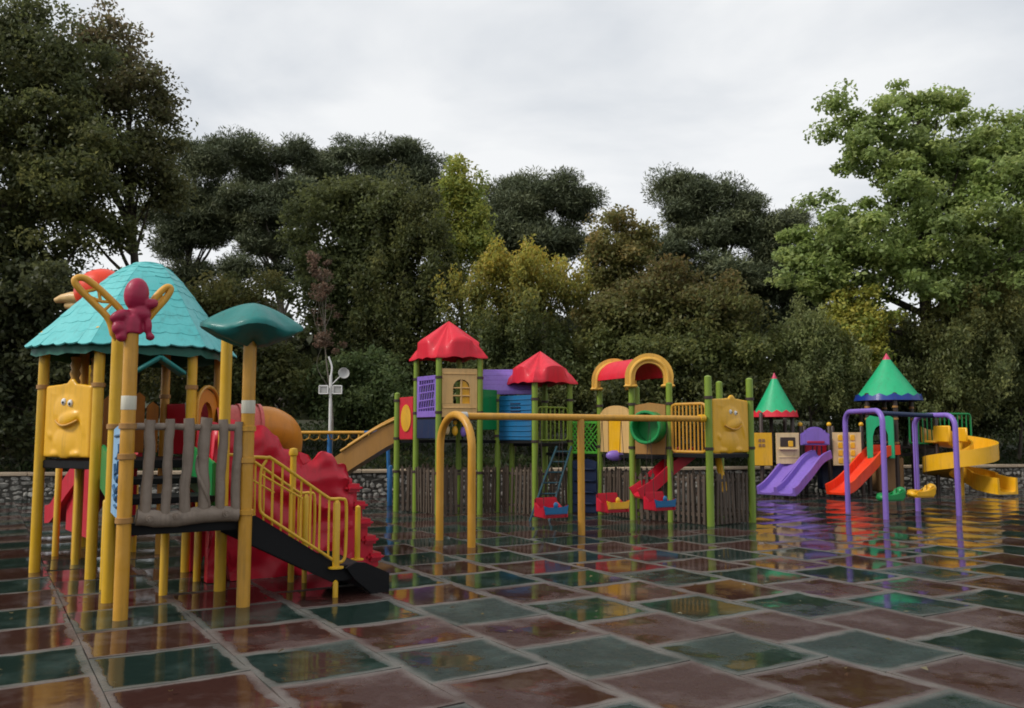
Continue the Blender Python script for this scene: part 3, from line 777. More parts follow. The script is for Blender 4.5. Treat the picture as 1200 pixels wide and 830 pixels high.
# crimson rock climber with stepped end
top = [(1.02, 1.62), (1.2, 1.72), (1.40, 1.64), (1.55, 1.68), (1.70, 1.56), (1.80, 1.40), (1.93, 1.42), (2.04, 1.24), (2.12, 1.26), (2.22, 1.36), (2.34, 1.32), (2.42, 1.20), (2.50, 1.22), (2.56, 1.05)]
def crest(u):
    for (a, za), (b, zb) in zip(top, top[1:]):
        if a <= u <= b: t = (u - a) / (b - a); t = t * t * (3 - 2 * t); return za * (1 - t) + zb * t
    return top[-1][1]
for b_, sg in ((1.46, -1), (2.28, 1)):
    bm = NB(); nu, nv = 46, 30; front = []; rear = []
    for i in range(nu + 1):
        u = 1.0 + 1.58 * i / nu; zt_ = crest(u) + .03 * mnoise.noise(Vector((u * 7, b_, 0))); base = .02 if not (1.13 < u < 1.24) else .18
        fc, rc = [], []
        for k in range(nv + 1):
            v = base + (zt_ - base) * k / nv
            q = Vector((u * 2.6 + .35 * math.sin(v * 7), v * 3.6, b_)); rd = (1 - abs(mnoise.noise(q)) * 2) * .055 + .03 * mnoise.noise(q * 2.3)
            lip = .07 * math.exp(-((zt_ - v) / .09) ** 2)
            fc.append(bm.verts.new((u, b_ + sg * (.06 + rd - lip * .8), v))); rc.append(bm.verts.new((u, b_ - sg * (.05 - lip * .5), v)))
        front.append(fc); rear.append(rc)
    for i in range(nu):
        for k in range(nv):
            bm.faces.new((front[i][k], front[i + 1][k], front[i + 1][k + 1], front[i][k + 1])); bm.faces.new((rear[i][k], rear[i][k + 1], rear[i + 1][k + 1], rear[i + 1][k]))
        bm.faces.new((front[i][nv], front[i + 1][nv], rear[i + 1][nv], rear[i][nv])); bm.faces.new((front[i][0], rear[i][0], rear[i + 1][0], front[i + 1][0]))
    for k in range(nv):
        bm.faces.new((front[0][k], front[0][k + 1], rear[0][k + 1], rear[0][k])); bm.faces.new((front[nu][k], rear[nu][k], rear[nu][k + 1], front[nu][k + 1]))
    finish(bm, 'climber_side', crimson, S1, 'crimson moulded rock side of the climber', smooth=60)
for k in range(5):
    bm = NB(); z = .98 - k * .2; x = 2.56 + k * .075
    box(bm, (x, 1.86, z / 2), (.16, 1.0 - .03 * k, z), bev=.03, seg=2); box(bm, (x + .02, 1.84, z - .03), (.20, 1.12 - .03 * k, .09), bev=.035, seg=2)
    finish(bm, 'climber_step', crimson, S1, smooth=50)
bm = NB(); chute(bm, [(1.0, 1.85, 1.25), (1.5, 1.85, 1.2), (2.0, 1.85, 1.08), (2.55, 1.85, .98)], .70, .10); finish(bm, 'climber_floor', crimson, S1)

# faded tube slide behind
bm = NB(); tube(bm, [(1.42, 3.2, 1.66), (1.7, 3.2, 1.66), (1.98, 3.2, 1.65)], .27, 22, cap=False); finish(bm, 'tube_slide', salmon, S1, 'faded pink tube slide section', smooth=60)
bm = NB(); tube(bm, smoothpath([(1.97, 3.2, 1.65), (2.15, 3.22, 1.63), (2.33, 3.36, 1.52), (2.42, 3.7, 1.25), (2.44, 4.2, .8), (2.44, 4.7, .45), (2.44, 5.1, .35)], 6), .275, 22, cap=False); finish(bm, 'tube_slide', orange, S1, 'orange tube slide bend', smooth=60)
for x in (1.72, 1.97):
    bm = NB(); tube(bm, [(x - .02, 3.2, 1.655), (x + .02, 3.2, 1.655)], .295, 22, cap=False); finish(bm, 'tube_flange', salmon, S1)
# red slide running off the back of the tower
bm = NB(); chute(bm, smoothpath([(.45, 4.0, 1.27), (.35, 4.5, 1.1), (.2, 5.1, .75), (.1, 5.8, .38), (.05, 6.3, .3)], 5), .5, .22); finish(bm, 'red_slide', crimson, S1)
for x in (.15, .65):
    bm = NB(); prism(bm, [(4.02, .25), (5.3, .25), (5.3, .75), (4.6, 1.05), (4.02, 1.15)], lambda u, v, n, x=x: Vector((x - .12 * (u - 4) + n, u, v)), .05); finish(bm, 'slide_skirt', crimson, S1)

# ------------------------------------------------------------------ middle play structure (green posts, red roofs)
S2o = Vector((0.4, 16.2, 0))
S2 = thing('play_structure', 'green-posted play structure with two red roofs and an arched yellow roof in the middle', 'playground', S2o)
def q2(px, Y):
    p = GX(px, Y) - S2o; return (p.x, p.y)
a_, b2, c_, d_, bb = q2(464, 17.2), q2(486.5, 17.1), q2(513, 16.4), q2(562, 16.6), q2(537, 17.4)
e_, t1, t2, t3, t4 = q2(583, 17.0), q2(627, 16.3), q2(668.5, 16.9), q2(600, 17.2), q2(639, 17.8)
p1, p2, p3, p1b = q2(704, 16.7), q2(742, 15.6), q2(786.5, 15.2), q2(748, 16.5)
p4, p5, p5b = q2(833, 14.5), q2(882, 15.2), q2(846, 16.2)
post(S2, *a_, 2.35, green, clamps=(2.2, 1.45, .8))
for q in (b2, c_, d_, bb): post(S2, *q, 3.05, green, clamps=(2.62, 1.95, .8))
for q in (e_,): post(S2, *q, 2.32, green, clamps=(2.2, 1.5))
for q in (t1, t2, t3, t4): post(S2, *q, 2.56, green, clamps=(2.2, 1.4))
for q in (p1, p2, p3, p1b): post(S2, *q, 2.44, green, clamps=(2.08, 1.3))
for q in (p4, p5, p5b): post(S2, *q, 2.52, green, .062, clamps=(2.16, 1.3))
deck(S2, [b2, c_, d_, bb], 1.86); deck(S2, [a_, b2, bb, (bb[0] - .5, bb[1] + .6), (a_[0], a_[1] + .9)], 1.42)
deck(S2, [d_, e_, t1, t3, bb], 1.42); deck(S2, [t3, t1, t2, t4], 1.36); deck(S2, [t2, p1, p1b, t4], 1.16); deck(S2, [p1, p2, p3, p1b], 1.16); deck(S2, [p3, p4, p5, p5b, p1b], 1.20)

# red panel with a yellow oval
fr = Fr(a_, b2, .055)
bm = NB(); prism(bm, [(0, 1.43), (fr.len, 1.43), (fr.len, 2.28), (0, 2.26)], fr, .05); o = finish(bm, 'oval_panel', redroof, S2, 'red panel with a yellow oval')
bm = NB(); prism(bm, arc((fr.len / 2, 1.85), fr.len * .36, 0, 2 * math.pi, 24, .27)[:-1], lambda u, v, n: fr(u, v, n + .03), .02, .004); prism(bm, arc((fr.len / 2, 1.85), fr.len * .36, 0, 2 * math.pi, 24, .27)[:-1], lambda u, v, n: fr(u, v, n - .03), .02, .004)
finish(bm, 'oval', gold, o)
# purple lattice panel
fr = Fr(b2, c_, .06); W = fr.len
bm = NB()
box(bm, fr(W / 2, 2.62), (W, .045, .09), fr.rot); box(bm, fr(W / 2, 1.92), (W, .045, .12), fr.rot); box(bm, fr(.04, 2.27), (.08, .043, .62), fr.rot); box(bm, fr(W - .04, 2.27), (.08, .043, .62), fr.rot)
o = finish(bm, 'lattice_panel', purple, S2, 'purple lattice panel')
for k in range(7):
    bm = NB(); tube(bm, [fr(.07 + (W - .2) * k / 6 - .04, 1.97, .0), fr(.07 + (W - .2) * k / 6 + .10, 2.58, .0)], .018, 6); finish(bm, 'lattice_bar', purple, o)
for k in range(4):
    bm = NB(); tube(bm, [fr(.06, 2.03 + k * .15, .004), fr(W - .06, 2.06 + k * .15, .004)], .016, 6); finish(bm, 'lattice_bar', purple, o)
# beige panel with an arched window, one shutter yellow
fr = Fr(c_, d_, .06); W = fr.len; z0, z1 = 1.86, 2.79
bm = NB()
wc, hw, wb, wt = W * .55, .165, 2.12, 2.42
prism(bm, [(0, z0), (W, z0), (W, z1), (0, z1), (0, wb), (wc - hw, wb), (wc - hw, wt)] + arc((wc, wt), hw, math.pi, 0, 8)[1:] + [(wc + hw, wb), (0.004, wb - .004)], fr, .05, 0)
o = finish(bm, 'window_panel', beige, S2, 'beige panel with arched window')
bm = NB(); tube(bm, [fr(wc, wb, 0), fr(wc, wt + hw, 0)], .022, 6); finish(bm, 'mullion', beige, o)
for zz in (2.27, 2.42):
    bm = NB(); tube(bm, [fr(wc - hw, zz, .004), fr(wc + hw, zz, .004)], .016, 6); finish(bm, 'mullion', beige, o)
bm = NB(); prism(bm, [(wc + .015, wb), (wc + hw, wb), (wc + hw, wt), (wc + hw * .6, wt + hw * .75), (wc + .015, wt + hw * .9)], lambda u, v, n: fr(u, v, n - .02), .012, 0); finish(bm, 'shutter', gold, o)
for zz in (z0 + .18, z1 - .10):
    bm = NB(); box(bm, fr(W / 2, zz, .03), (W * .96, .02, .03), fr.rot); finish(bm, 'moulding', beige, o)
# cutout figures under the lattice
fr = Fr(b2, c_, .06)
bm = NB(); prism(bm, [(0, 1.45), (fr.len, 1.45), (fr.len, 1.82), (0, 1.82)], fr, .04); finish(bm, 'lower_panel', navy, S2)
for k, cc in enumerate((cream, gold, purple)):
    bm = NB(); blob(bm, Vector((c_[0] + .14 + k * .16, c_[1] + .25, 1.62 - k * .02)), (.06, .05, .10)); blob(bm, Vector((c_[0] + .14 + k * .16, c_[1] + .25, 1.76)), (.04, .04, .05)); finish(bm, 'play_counter', cc, S2)

def petal_roof(parent, pts, z, rise, over, mat):
    """moulded roof with four arched sides drooping to the posts"""
    cx = sum(p[0] for p in pts) / 4; cy = sum(p[1] for p in pts) / 4
    n = 64; nv = 18; rings = []
    pol = sorted((math.atan2(p[1] - cy, p[0] - cx), math.hypot(p[0] - cx, p[1] - cy)) for p in pts)
    ss = lambda x: (lambda y: y * y * (3 - 2 * y))(max(0, min(1, x)))
    for j in range(nv + 1):
        t = j / nv; ring = []
        for i in range(n):
            f = i / n * 4; k = int(f) % 4; w = f - int(f)
            a0, r0 = pol[k]; a1, r1 = pol[(k + 1) % 4]
            A = Vector((math.cos(a0) * r0, math.sin(a0) * r0)); B = Vector((math.cos(a1) * r1, math.sin(a1) * r1))
            q = A.lerp(B, w); corner = abs(2 * w - 1); m = ss((.72 - corner) / .34)      # m: 1 on the arched middle of a side
            tc = t * over; tm = min(t / .78, 1.0) * over * 1.0
            r_ = tc * (1 - m) + tm * m
            dc = rise * (t ** .95) + .06 * ss((t - .8) / .2)
            dm = rise * (.56 * min(t / .78, 1) ** 1.0 + (.48 - .26 * corner) * ss((t - .76) / .24) + .20 * (corner / .7) ** 2 * ss(t / .78)) + .03 * ss((t - .7) / .3)
            ring.append(Vector((cx + q.x * r_, cy + q.y * r_, z + rise - (dc * (1 - m) + dm * m))))
        rings.append(ring)
    bm = NB(); shell(bm, rings, [(1.0, -.03), (.95, -.01), (.90, .05), (.6, rise * .35)])
    return finish(bm, 'petal_roof', mat, parent, smooth=50)
o = petal_roof(S2, [b2, c_, d_, bb], 3.08, .68, 1.24, redroof); o['label'] = 'tall red petal-shaped roof'
o = petal_roof(S2, [t1, t2, t3, t4], 2.60, .58, 1.28, redroof); o['label'] = 'lower red petal-shaped roof'

# purple sloped canopy between the towers
f0 = Vector((d_[0] + .05, d_[1] + .1, 0)); 
bm = NB(); box(bm, (d_[0] + .52, d_[1] + .62, 2.60), (1.0, .62, .05), Matrix.Rotation(.85, 3, 'X'), .015); box(bm, (d_[0] + .52, d_[1] + 1.02, 2.60), (1.0, .62, .05), Matrix.Rotation(-.85, 3, 'X'), .015)
can = finish(bm, 'canopy', purple, S2, 'purple pitched canopy')
for k in range(5):
    bm = NB(); box(bm, (d_[0] + .52, d_[1] + .44 + k * .085, 2.42 + k * .098), (1.0, .03, .02), Matrix.Rotation(.85, 3, 'X'), .006); finish(bm, 'batten', purple, can)
bm = NB(); box(bm, (d_[0] + .52, d_[1] + .38, 2.36), (1.02, .06, .10), None, .015); finish(bm, 'fascia', purple, can)
# green and blue panels
fr = Fr(d_, e_, .04); bm = NB(); prism(bm, [(0, 1.62), (fr.len, 1.62), (fr.len, 2.4), (0, 2.4)], fr, .045); finish(bm, 'green_panel', leafg, S2)
fr = Fr(e_, t1, .06); W = fr.len
bm = NB(); prism(bm, [(0, 1.42), (W, 1.42), (W, 2.28), (0, 2.28)], fr, .045); o = finish(bm, 'blue_panel', blue, S2)
for k in range(8):
    bm = NB(); box(bm, fr(W / 2, 1.50 + k * .10, .028), (W * .94, .018, .02), fr.rot, .005); finish(bm, 'ridge', blue, o)
for k in range(3):
    bm = NB(); box(bm, fr(W * .52, 1.98 + k * .07, .036), (W * .3, .012, .03), fr.rot, .004); finish(bm, 'slot', navy, o)
bar_panel(S2, Fr(t1, t2, .06), 1.42, 2.05, green, 6, name='railing_panel')
# blue slanting ladder and dark blue climber
ld0 = [Vector((t1[0] + .42, t1[1] + .1, 1.3)), Vector((t1[0] + .70, t1[1] + .15, 1.3))]; ld1 = [Vector((t1[0] - .12, t1[1] - .95, 0)), Vector((t1[0] + .22, t1[1] - .95, 0))]
bm = NB(); [tube(bm, [p, p.lerp(q, .5) + Vector((0, -.06, .05)), q], .022, 8) for p, q in zip(ld0, ld1)]; lad = finish(bm, 'ladder', darkteal, S2, 'dark blue slanting ladder')
for k in range(7):
    t = (k + .5) / 7; bm = NB(); tube(bm, [ld0[0].lerp(ld1[0], t), ld0[1].lerp(ld1[1], t)], .016, 8); finish(bm, 'rung', darkteal, lad)
fr = Fr(t2, p1, .05)
bm = NB(); prism(bm, [(0, .02), (fr.len, .02), (fr.len, 1.0), (fr.len * .6, 1.06), (0, 1.02)], fr, .09, .02); o = finish(bm, 'climbing_board', navy, S2)
for k in range(4):
    bm = NB(); box(bm, fr(fr.len / 2, .2 + k * .22, .06), (fr.len * .85, .06, .05), fr.rot, .02); finish(bm, 'foothold', navy, o)
# lime net panel
fr = Fr(t2, p1, .05); W = fr.len
bm = NB(); box(bm, fr(W / 2, 1.18), (W, .04, .05), fr.rot); box(bm, fr(W / 2, 1.76), (W, .04, .05), fr.rot); o = finish(bm, 'net_panel', limeg, S2, 'lime green net panel')
for k in range(9):
    u0 = -.4 + k * .16 * W
    for sgn in (1, -1):
        pa = [(u0, 1.19), (u0 + .42, 1.75)] if sgn > 0 else [(u0 + .42, 1.19), (u0, 1.75)]
        pts = [(min(max(u, 0), W), v + (min(max(u, 0), W) - u) * (pa[1][1] - pa[0][1]) / (pa[1][0] - pa[0][0])) for u, v in pa]
        if abs(pts[0][0] - pts[1][0]) > .05:
            bm = NB(); tube(bm, [fr(u, v, sgn * .008) for u, v in pts], .012, 6); finish(bm, 'net_bar', limeg, o)

# beige gate panel with yellow doors
fr = Fr(p1, p2, .06); W = fr.len
bm = NB(); prism(bm, [(0, 1.2), (W * .28, 1.2), (W * .28, 1.80), (W * .72, 1.80), (W * .72, 1.2), (W, 1.2), (W, 1.95)] + arc((W * .5, 1.93), W * .46, 0, math.pi, 10, .14) + [(0, 1.95)], fr, .05, 0)
o = finish(bm, 'gate_panel', beige, S2, 'beige arched gate panel')
bm = NB(); prism(bm, [(W * .29, 1.2), (W * .71, 1.2), (W * .71, 1.79), (W * .29, 1.79)], fr, .03, .004); finish(bm, 'door', gold, o)
bm = NB(); blob(bm, fr(W * .55, 1.14, .05), (.17, .08, .10)); finish(bm, 'seat', purple, S2)
# brown panel with a green tunnel
fr = Fr(p2, p3, .06); W = fr.len
bm = NB(); hole = arc((W * .56, 1.66), .27, 0, 2 * math.pi, 20)[:-1]
prism(bm, [(0, 1.18), (W, 1.18), (W, 2.06), (W * .5, 2.10), (0, 2.06)], fr, .045); o = finish(bm, 'tunnel_panel', tan, S2)
bm = NB(); n = 24
tube(bm, [fr(W * .56, 1.66, .02), fr(W * .56, 1.66, .30)], .285, n, cap=False); tube(bm, [fr(W * .56, 1.66, .30), fr(W * .56, 1.66, .02)], .255, n, cap=False); 
tun = finish(bm, 'tunnel', leafg, S2, 'green crawl tunnel'); 
bm = NB(); tube(bm, [fr(W * .56 + .27 * math.cos(t), 1.66 + .27 * math.sin(t), .30) for t in [2 * math.pi * i / 24 for i in range(24)]], .03, 8, closed=True); finish(bm, 'tunnel_rim', leafg, tun)
bm = NB(); tube(bm, [fr(W * .56, 1.66, .03), fr(W * .56, 1.66, .05)], .25, n); finish(bm, 'tunnel_back', leafg, tun)
# curved bar railing and relief panel
bar_panel(S2, Fr(p3, p4, .06), 1.24, 2.06, ochre, 8, r=.016, rr=.026, name='curved_railing')
creature_panel(S2, p4, p5, 1.22, 2.16, 1)
# crimson slide and stone-look blocks glimpsed inside
bm = NB(); chute(bm, smoothpath([(p4[0] - .1, p4[1] + 1.1, 1.18), (p4[0] - .5, p4[1] + .95, .9), (p4[0] - .85, p4[1] + .85, .6), (p4[0] - 1.1, p4[1] + .8, .45)], 5), .4, .16); finish(bm, 'small_slide', crimson, S2)
bm = NB(); tube(bm, smoothpath([(p4[0] + .35, p4[1] + .9, 1.2), (p4[0] + .36, p4[1] + .75, .9), (p4[0] + .40, p4[1] + .6, .55)], 4), .06, 8); finish(bm, 'yellow_brace', gold, S2)

# arched tunnel roof
def arch_rim(A, B, z, r_out, r_in, depth, mat, parent):
    A, B = Vector((A[0], A[1], 0)), Vector((B[0], B[1], 0)); d = (B - A).normalized(); n_ = Vector((-d.y, d.x, 0)); c = (A + B) / 2
    R0 = (B - A).length / 2
    f = lambda u, v, n: c + d * u + n_ * n + Vector((0, 0, v))
    bm = NB(); prism(bm, [(-R0 - r_out, z - .05)] + arc((0, z + .10), R0 + r_out, math.pi, 0, 22) + [(R0 + r_out, z - .05), (R0 - r_in, z - .05)] + arc((0, z + .10), R0 - r_in, 0, math.pi, 22) + [(-R0 + r_in, z - .05)], f, depth, .025)
    o = finish(bm, 'roof_rim', mat, parent, smooth=45)
    bm = NB(); tube(bm, [f(u, v, -depth / 2) for u, v in [(-R0, z - .04)] + arc((0, z + .10), R0, math.pi, 0, 20) + [(R0, z - .04)]], .035, 8); finish(bm, 'rim_bead', mat, o)
    for s_ in (-1, 1):
        bm = NB(); box(bm, f(s_ * R0, z - .055, 0), (r_out + r_in + .07, depth + .06, .05), Matrix((d, n_, Vector((0, 0, 1)))).transposed(), .02); finish(bm, 'rim_foot', mat, o)
    return f, R0
rimyel = paint('amber_rim_plastic', (.74, .41, .06), rough=.42)
c2 = q2(741, 15.5); c3 = q2(785, 15.45); bk = Vector((-.50, 1.12))
rimA = arch_rim(c2, c3, 2.46, .10, .075, .15, rimyel, S2)
rimB = arch_rim((c2[0] + bk.x, c2[1] + bk.y), (c3[0] + bk.x, c3[1] + bk.y), 2.46, .10, .075, .15, rimyel, S2)
bm = NB()
f, R0 = rimA
n = 20; v0 = []; v1 = []; w0 = []; w1 = []
for i in range(n + 1):
    t = math.pi * (1 - i / n)
    for rr_, L0, L1 in ((R0 + .035, v0, v1), (R0 - .02, w0, w1)):
        L0.append(bm.verts.new(f(rr_ * math.cos(t), 2.56 + rr_ * math.sin(t), 0))); L1.append(bm.verts.new(f(rr_ * math.cos(t), 2.56 + rr_ * math.sin(t), 0) + Vector((bk.x, bk.y, 0))))
for X, Y in ((v0, v1), (w0, w1)):
    for i in range(n): bm.faces.new((X[i], X[i + 1], Y[i + 1], Y[i]))
finish(bm, 'barrel_roof', redroof, S2, 'red barrel vault roof', smooth=60)

# tan slide descending to the left
bm = NB(); s0 = Vector((a_[0] - .02, a_[1] + .55, 1.42))
chute(bm, smoothpath([s0 + Vector((.35, 0, .02)), s0, s0 + Vector((-.5, .05, -.28)), s0 + Vector((-1.1, .1, -.66)), s0 + Vector((-1.55, .12, -1.0)), s0 + Vector((-2.0, .14, -1.15))], 5), .62, .34, .05); sl = finish(bm, 'slide', tan, S2, 'wide tan slide with high sides')
bm = NB(); tube(bm, smoothpath([s0 + Vector((.1, -.38, .48)), s0 + Vector((-.5, -.33, .18)), s0 + Vector((-1.15, -.27, -.23))], 4), .025, 8); finish(bm, 'hand_rail', ochre, sl)
bm = NB(); tube(bm, smoothpath([s0 + Vector((.1, .42, .58)), s0 + Vector((-.5, .45, .28)), s0 + Vector((-1.15, .5, -.13))], 4), .025, 8); finish(bm, 'hand_rail', ochre, sl)

# wooden picket fence closing the space under the decks
def fence(ptsw, label, hgt, gap=.115):
    f = thing('picket_fence', label, 'fence', (ptsw[0][0], ptsw[0][1], 0), group='picket fences under the middle play structure')
    O = Vector((ptsw[0][0], ptsw[0][1], 0)); slat0 = None; k = 0
    for A, B in zip(ptsw, ptsw[1:]):
        A, B = Vector((A[0], A[1], 0)), Vector((B[0], B[1], 0)); d = B - A; L_ = d.length; d = d / L_; ang = math.atan2(d.y, d.x)
        for z in (.18, hgt - .12):
            bm = NB(); box(bm, (A + B) / 2 - O + Vector((-d.y, d.x, 0)) * .035 + Vector((0, 0, z)), (L_, .03, .05), rot_z(ang), .004); finish(bm, 'fence_rail', woodf, f)
        m = int(L_ / gap)
        for i in range(m):
            if slat0 is None:
                bm = NB(); prism(bm, [(-.027, .03), (.027, .03), (.027, hgt - .04), (0, hgt), (-.027, hgt - .04)], lambda u, v, n: Vector((u, n, v)), .024, .003); slat0 = finish(bm, 'slat', woodf, f); o = slat0
            else: o = inst(slat0, f)
            o.location = A - O + d * (gap * (i + .5)); o.rotation_euler = (random.uniform(-.03, .03), random.uniform(-.03, .03), ang); o.scale = (1, 1, random.uniform(.96, 1.03))
            k += 1
    return f
w2 = lambda q: (q[0] + S2o.x, q[1] + S2o.y)
fence([w2(p1), w2(p2), w2(p3), w2(p4), w2(p5)], 'dark wooden picket fence between the yellow relief panel and the arched roof posts', .88)
fence([w2(p5), (w2(p5)[0] - .5, w2(p5)[1] + 1.6), (1.2, 18.6)], 'dark picket fence running behind the rightmost green post', .85)
fence([w2(a_), w2(b2), w2(c_), w2(d_), w2(e_)], 'dark wooden picket fence under the purple lattice panel', .90, .10)
fence([w2(e_), w2(t1), w2(t2)], 'dark picket fence behind the blue ladder', .9, .11)
fence([(w2(a_)[0], w2(a_)[1] + 1.5), (w2(t4)[0], w2(t4)[1] + 1.0)], 'far picket fence at the back of the middle structure', .9, .14)

# ------------------------------------------------------------------ orange swing frame in front
swd = Vector((.86, .51, 0)).normalized()
sA, sB = GX(515, 12.72), GX(552.5, 11.95); sM = (sA + sB) / 2; zt = 1.83
SW = thing('swing_set', 'orange tubular swing frame with arched end leg in front of the middle structure', 'swing set', sM)
bm = NB(); d = (sB - sA); L_ = d.length; d = d / L_; c = Vector((0, 0, 0)); r = L_ / 2
pts = [-d * r, -d * r + Vector((0, 0, 1.0))] + [d * (r * math.cos(t)) + Vector((0, 0, zt - r + r * math.sin(t))) for t in [math.pi * (1 - i / 14) for i in range(15)]] + [d * r + Vector((0, 0, 1.0)), d * r]
tube(bm, pts, .057, 14); finish(bm, 'arch_leg', ochre, SW, smooth=60)
p4w = Vector((p4[0] + S2o.x, p4[1] + S2o.y, 0)); bl = (p4w - sM); bL = bl.length - .1; bdir = bl.normalized()
bm = NB(); tube(bm, [bdir * .02 + Vector((0, 0, zt - .02)), bdir * bL + Vector((0, 0, zt - .03))], .052, 14); finish(bm, 'beam', ochre, SW)
mid = GX(680, 13.35) - sM; t_m = mid.dot(bdir); mid = bdir * t_m
post(SW, mid.x, mid.y, zt - .05, ochre, .055, name='leg')
for tt in (.12, bL - .05):
    bm = NB(); tube(bm, [bdir * (tt - .05) + Vector((0, 0, zt - .022)), bdir * (tt + .05) + Vector((0, 0, zt - .022))], .066, 14); finish(bm, 'collar', gold if tt > 1 else steel, SW)

def chain(bm, a, b_, r=.0045): tube(bm, [a, b_], r, 5)
def swing_seat(px, py, cmain, cbar, label):
    best = min([i / 200 * bL for i in range(201)], key=lambda t: abs((lambda w: 600 + w.x / w.y * F)(sM + bdir * t) - px))
    top = sM + bdir * best; z = ZY(py, top.y) - .02
    s_ = thing('bucket_swing', label, 'swing', (top.x, top.y, z), math.atan2(bdir.y, bdir.x), group='toddler swing seats hung from the orange frame')
    bm = NB(); box(bm, (0, 0, -.06), (.40, .30, .05), None, .02, 2); box(bm, (0, .15, .06), (.40, .05, .28), None, .02, 2)
    for s in (-1, 1): prism(bm, [(-.16, -.08), (.15, -.08), (.15, .14), (0, .04), (-.16, .10)], lambda u, v, n, s=s: Vector((s * .19 + n, u, v)), .04, .01)
    finish(bm, 'bucket', cmain, s_)
    bm = NB(); prism(bm, [(-.19, -.03), (.19, -.03), (.21, .10), (.10, .06), (-.10, .06), (-.21, .10)], lambda u, v, n: Vector((u, -.155 + n, v)), .05, .012); finish(bm, 'front_guard', cbar, s_)
    bm = NB(); blob(bm, (0, -.15, .10), (.04, .03, .05)); finish(bm, 'crotch_post', cbar, s_)
    for s in (-1, 1):
        for y in (-.12, .14):
            bm = NB(); chain(bm, (s * .19, y, .12), (s * .18, 0, zt - .05 - z)); finish(bm, 'chain', darkmet, s_)
swing_seat(645, 598, crimson, blue, 'red bucket swing seat with blue guard left of the orange middle leg')
swing_seat(717, 592, crimson, gold, 'red bucket swing seat with yellow guard, middle of three')
swing_seat(771, 590, crimson, blue, 'red bucket swing seat with blue guard nearest the yellow relief panel')

# ------------------------------------------------------------------ far play structure on the right (green cone roofs)
S3o = Vector((8.4, 22.0, 0))
S3 = thing('play_structure', 'brown-posted play structure with two green cone roofs and coloured slides at the right', 'playground', S3o)
def q3(px, Y):
    p = GX(px, Y) - S3o; return (p.x, p.y)
zz3 = lambda py, Y: ZY(py, Y)
k = [q3(894, 21.6), q3(906, 22.4), q3(931, 21.7), q3(922, 22.6)]
for q in k: post(S3, *q, 2.05, darkmet, .05)
m_ = [q3(940, 21.8), q3(974, 21.8), q3(1012, 21.8), q3(978, 22.8), q3(945, 22.8)]
for q in m_: post(S3, *q, 1.72, darkmet, .05)
for q in m_[:3]:
    bm = NB(); blob(bm, (q[0], q[1], 1.76), (.06, .06, .06)); finish(bm, 'post_ball', gold, S3)
n_ = [q3(1020, 21.9), q3(1053, 21.5), q3(1072, 22.4), q3(1040, 23.0)]
for q in n_: post(S3, *q, 2.55, darkmet, .055, clamps=(2.2, 1.9, 1.3), clampmat=tan)
w_ = [q3(1100, 22.0), q3(1100, 22.7)]
for q in w_: post(S3, *q, 1.9, darkmet, .05)
deck(S3, [k[0], k[2], m_[0], m_[2], m_[3], m_[4], k[3], k[1]], .82); deck(S3, [n_[0], n_[1], n_[2], n_[3]], 1.02); deck(S3, [n_[1], w_[0], w_[1], n_[2]], 1.22)

def cone_roof(cx, cy, z0, z1, r, rimmat, label):
    bm = NB(); n = 40; zt_ = z0 + (z1 - z0) * .86; rings = []
    for j in range(9):
        t = j / 8; rr_ = .06 * r / .5 * 1.3 * (1 - t) + r * t; rr_ = r * (.13 + .87 * t)
        rings.append([Vector((cx + rr_ * math.cos(2 * math.pi * i / n), cy + rr_ * math.sin(2 * math.pi * i / n), zt_ - (zt_ - z0 - .04) * t ** .95 + (.025 * math.cos(14 * 2 * math.pi * i / n) if j == 8 else 0))) for i in range(n)])
    rings.insert(0, [Vector((cx, cy, zt_ + .01))] * n)
    shell(bm, rings, [(.97, -.02), (.6, .25)]); o = finish(bm, 'cone_roof', coneg, S3, label, smooth=40)
    bm = NB(); lathe(bm, [(r * .135, zt_ - .02), (r * .135, zt_), (r * .07, zt_ + (z1 - zt_) * .5), (.008, z1), (0, z1)], (cx, cy, 0), 16); finish(bm, 'roof_tip', paint('pink_plastic', (.62, .05, .12)), o)
    bm = NB(); n = 56; A = []; B = []; C_ = []; D_ = []
    for i in range(n):
        t = 2 * math.pi * i / n; sc = .035 * math.cos(14 * t)
        for L_, rr_, zz in ((A, r * 1.02, z0 + .07 + sc), (B, r * 1.09, z0 - .07), (C_, r * 1.04, z0 - .08), (D_, r * .98, z0 + .05 + sc)):
            L_.append(bm.verts.new((cx + rr_ * math.cos(t), cy + rr_ * math.sin(t), zz)))
    for X, Y in ((A, B), (B, C_), (C_, D_), (D_, A)):
        for i in range(n): bm.faces.new((X[i], X[(i + 1) % n], Y[(i + 1) % n], Y[i]))
    finish(bm, 'scalloped_rim', rimmat, o, smooth=50)
c1 = q3(911, 22.0); c2_ = q3(1045, 22.2)
cone_roof(c1[0], c1[1], 2.02, 3.08, .52, redroof, 'green cone roof with scalloped red rim')
cone_roof(c2_[0], c2_[1], 2.44, 3.60, .76, cobalt, 'large green cone roof with scalloped blue rim')

def board(p, q, z0, z1, mat, label=None, th=.05, name='panel'):
    fr = Fr(p, q, .04); bm = NB(); prism(bm, [(0, z0), (fr.len, z0), (fr.len, z1), (0, z1)], fr, th, .008); return finish(bm, name, mat, S3, label), fr
# yellow panel with small window panes
o, fr = board(q3(883, 21.5), q3(908, 21.5), .74, 1.55, gold, 'yellow panel with four small panes')
for i in (0, 1):
    for j in (0, 1):
        bm = NB(); box(bm, fr(fr.len * (.32 + .2 * i), 1.24 + .12 * j, .028), (.07, .016, .08), fr.rot, .004); finish(bm, 'pane', brownp, o)
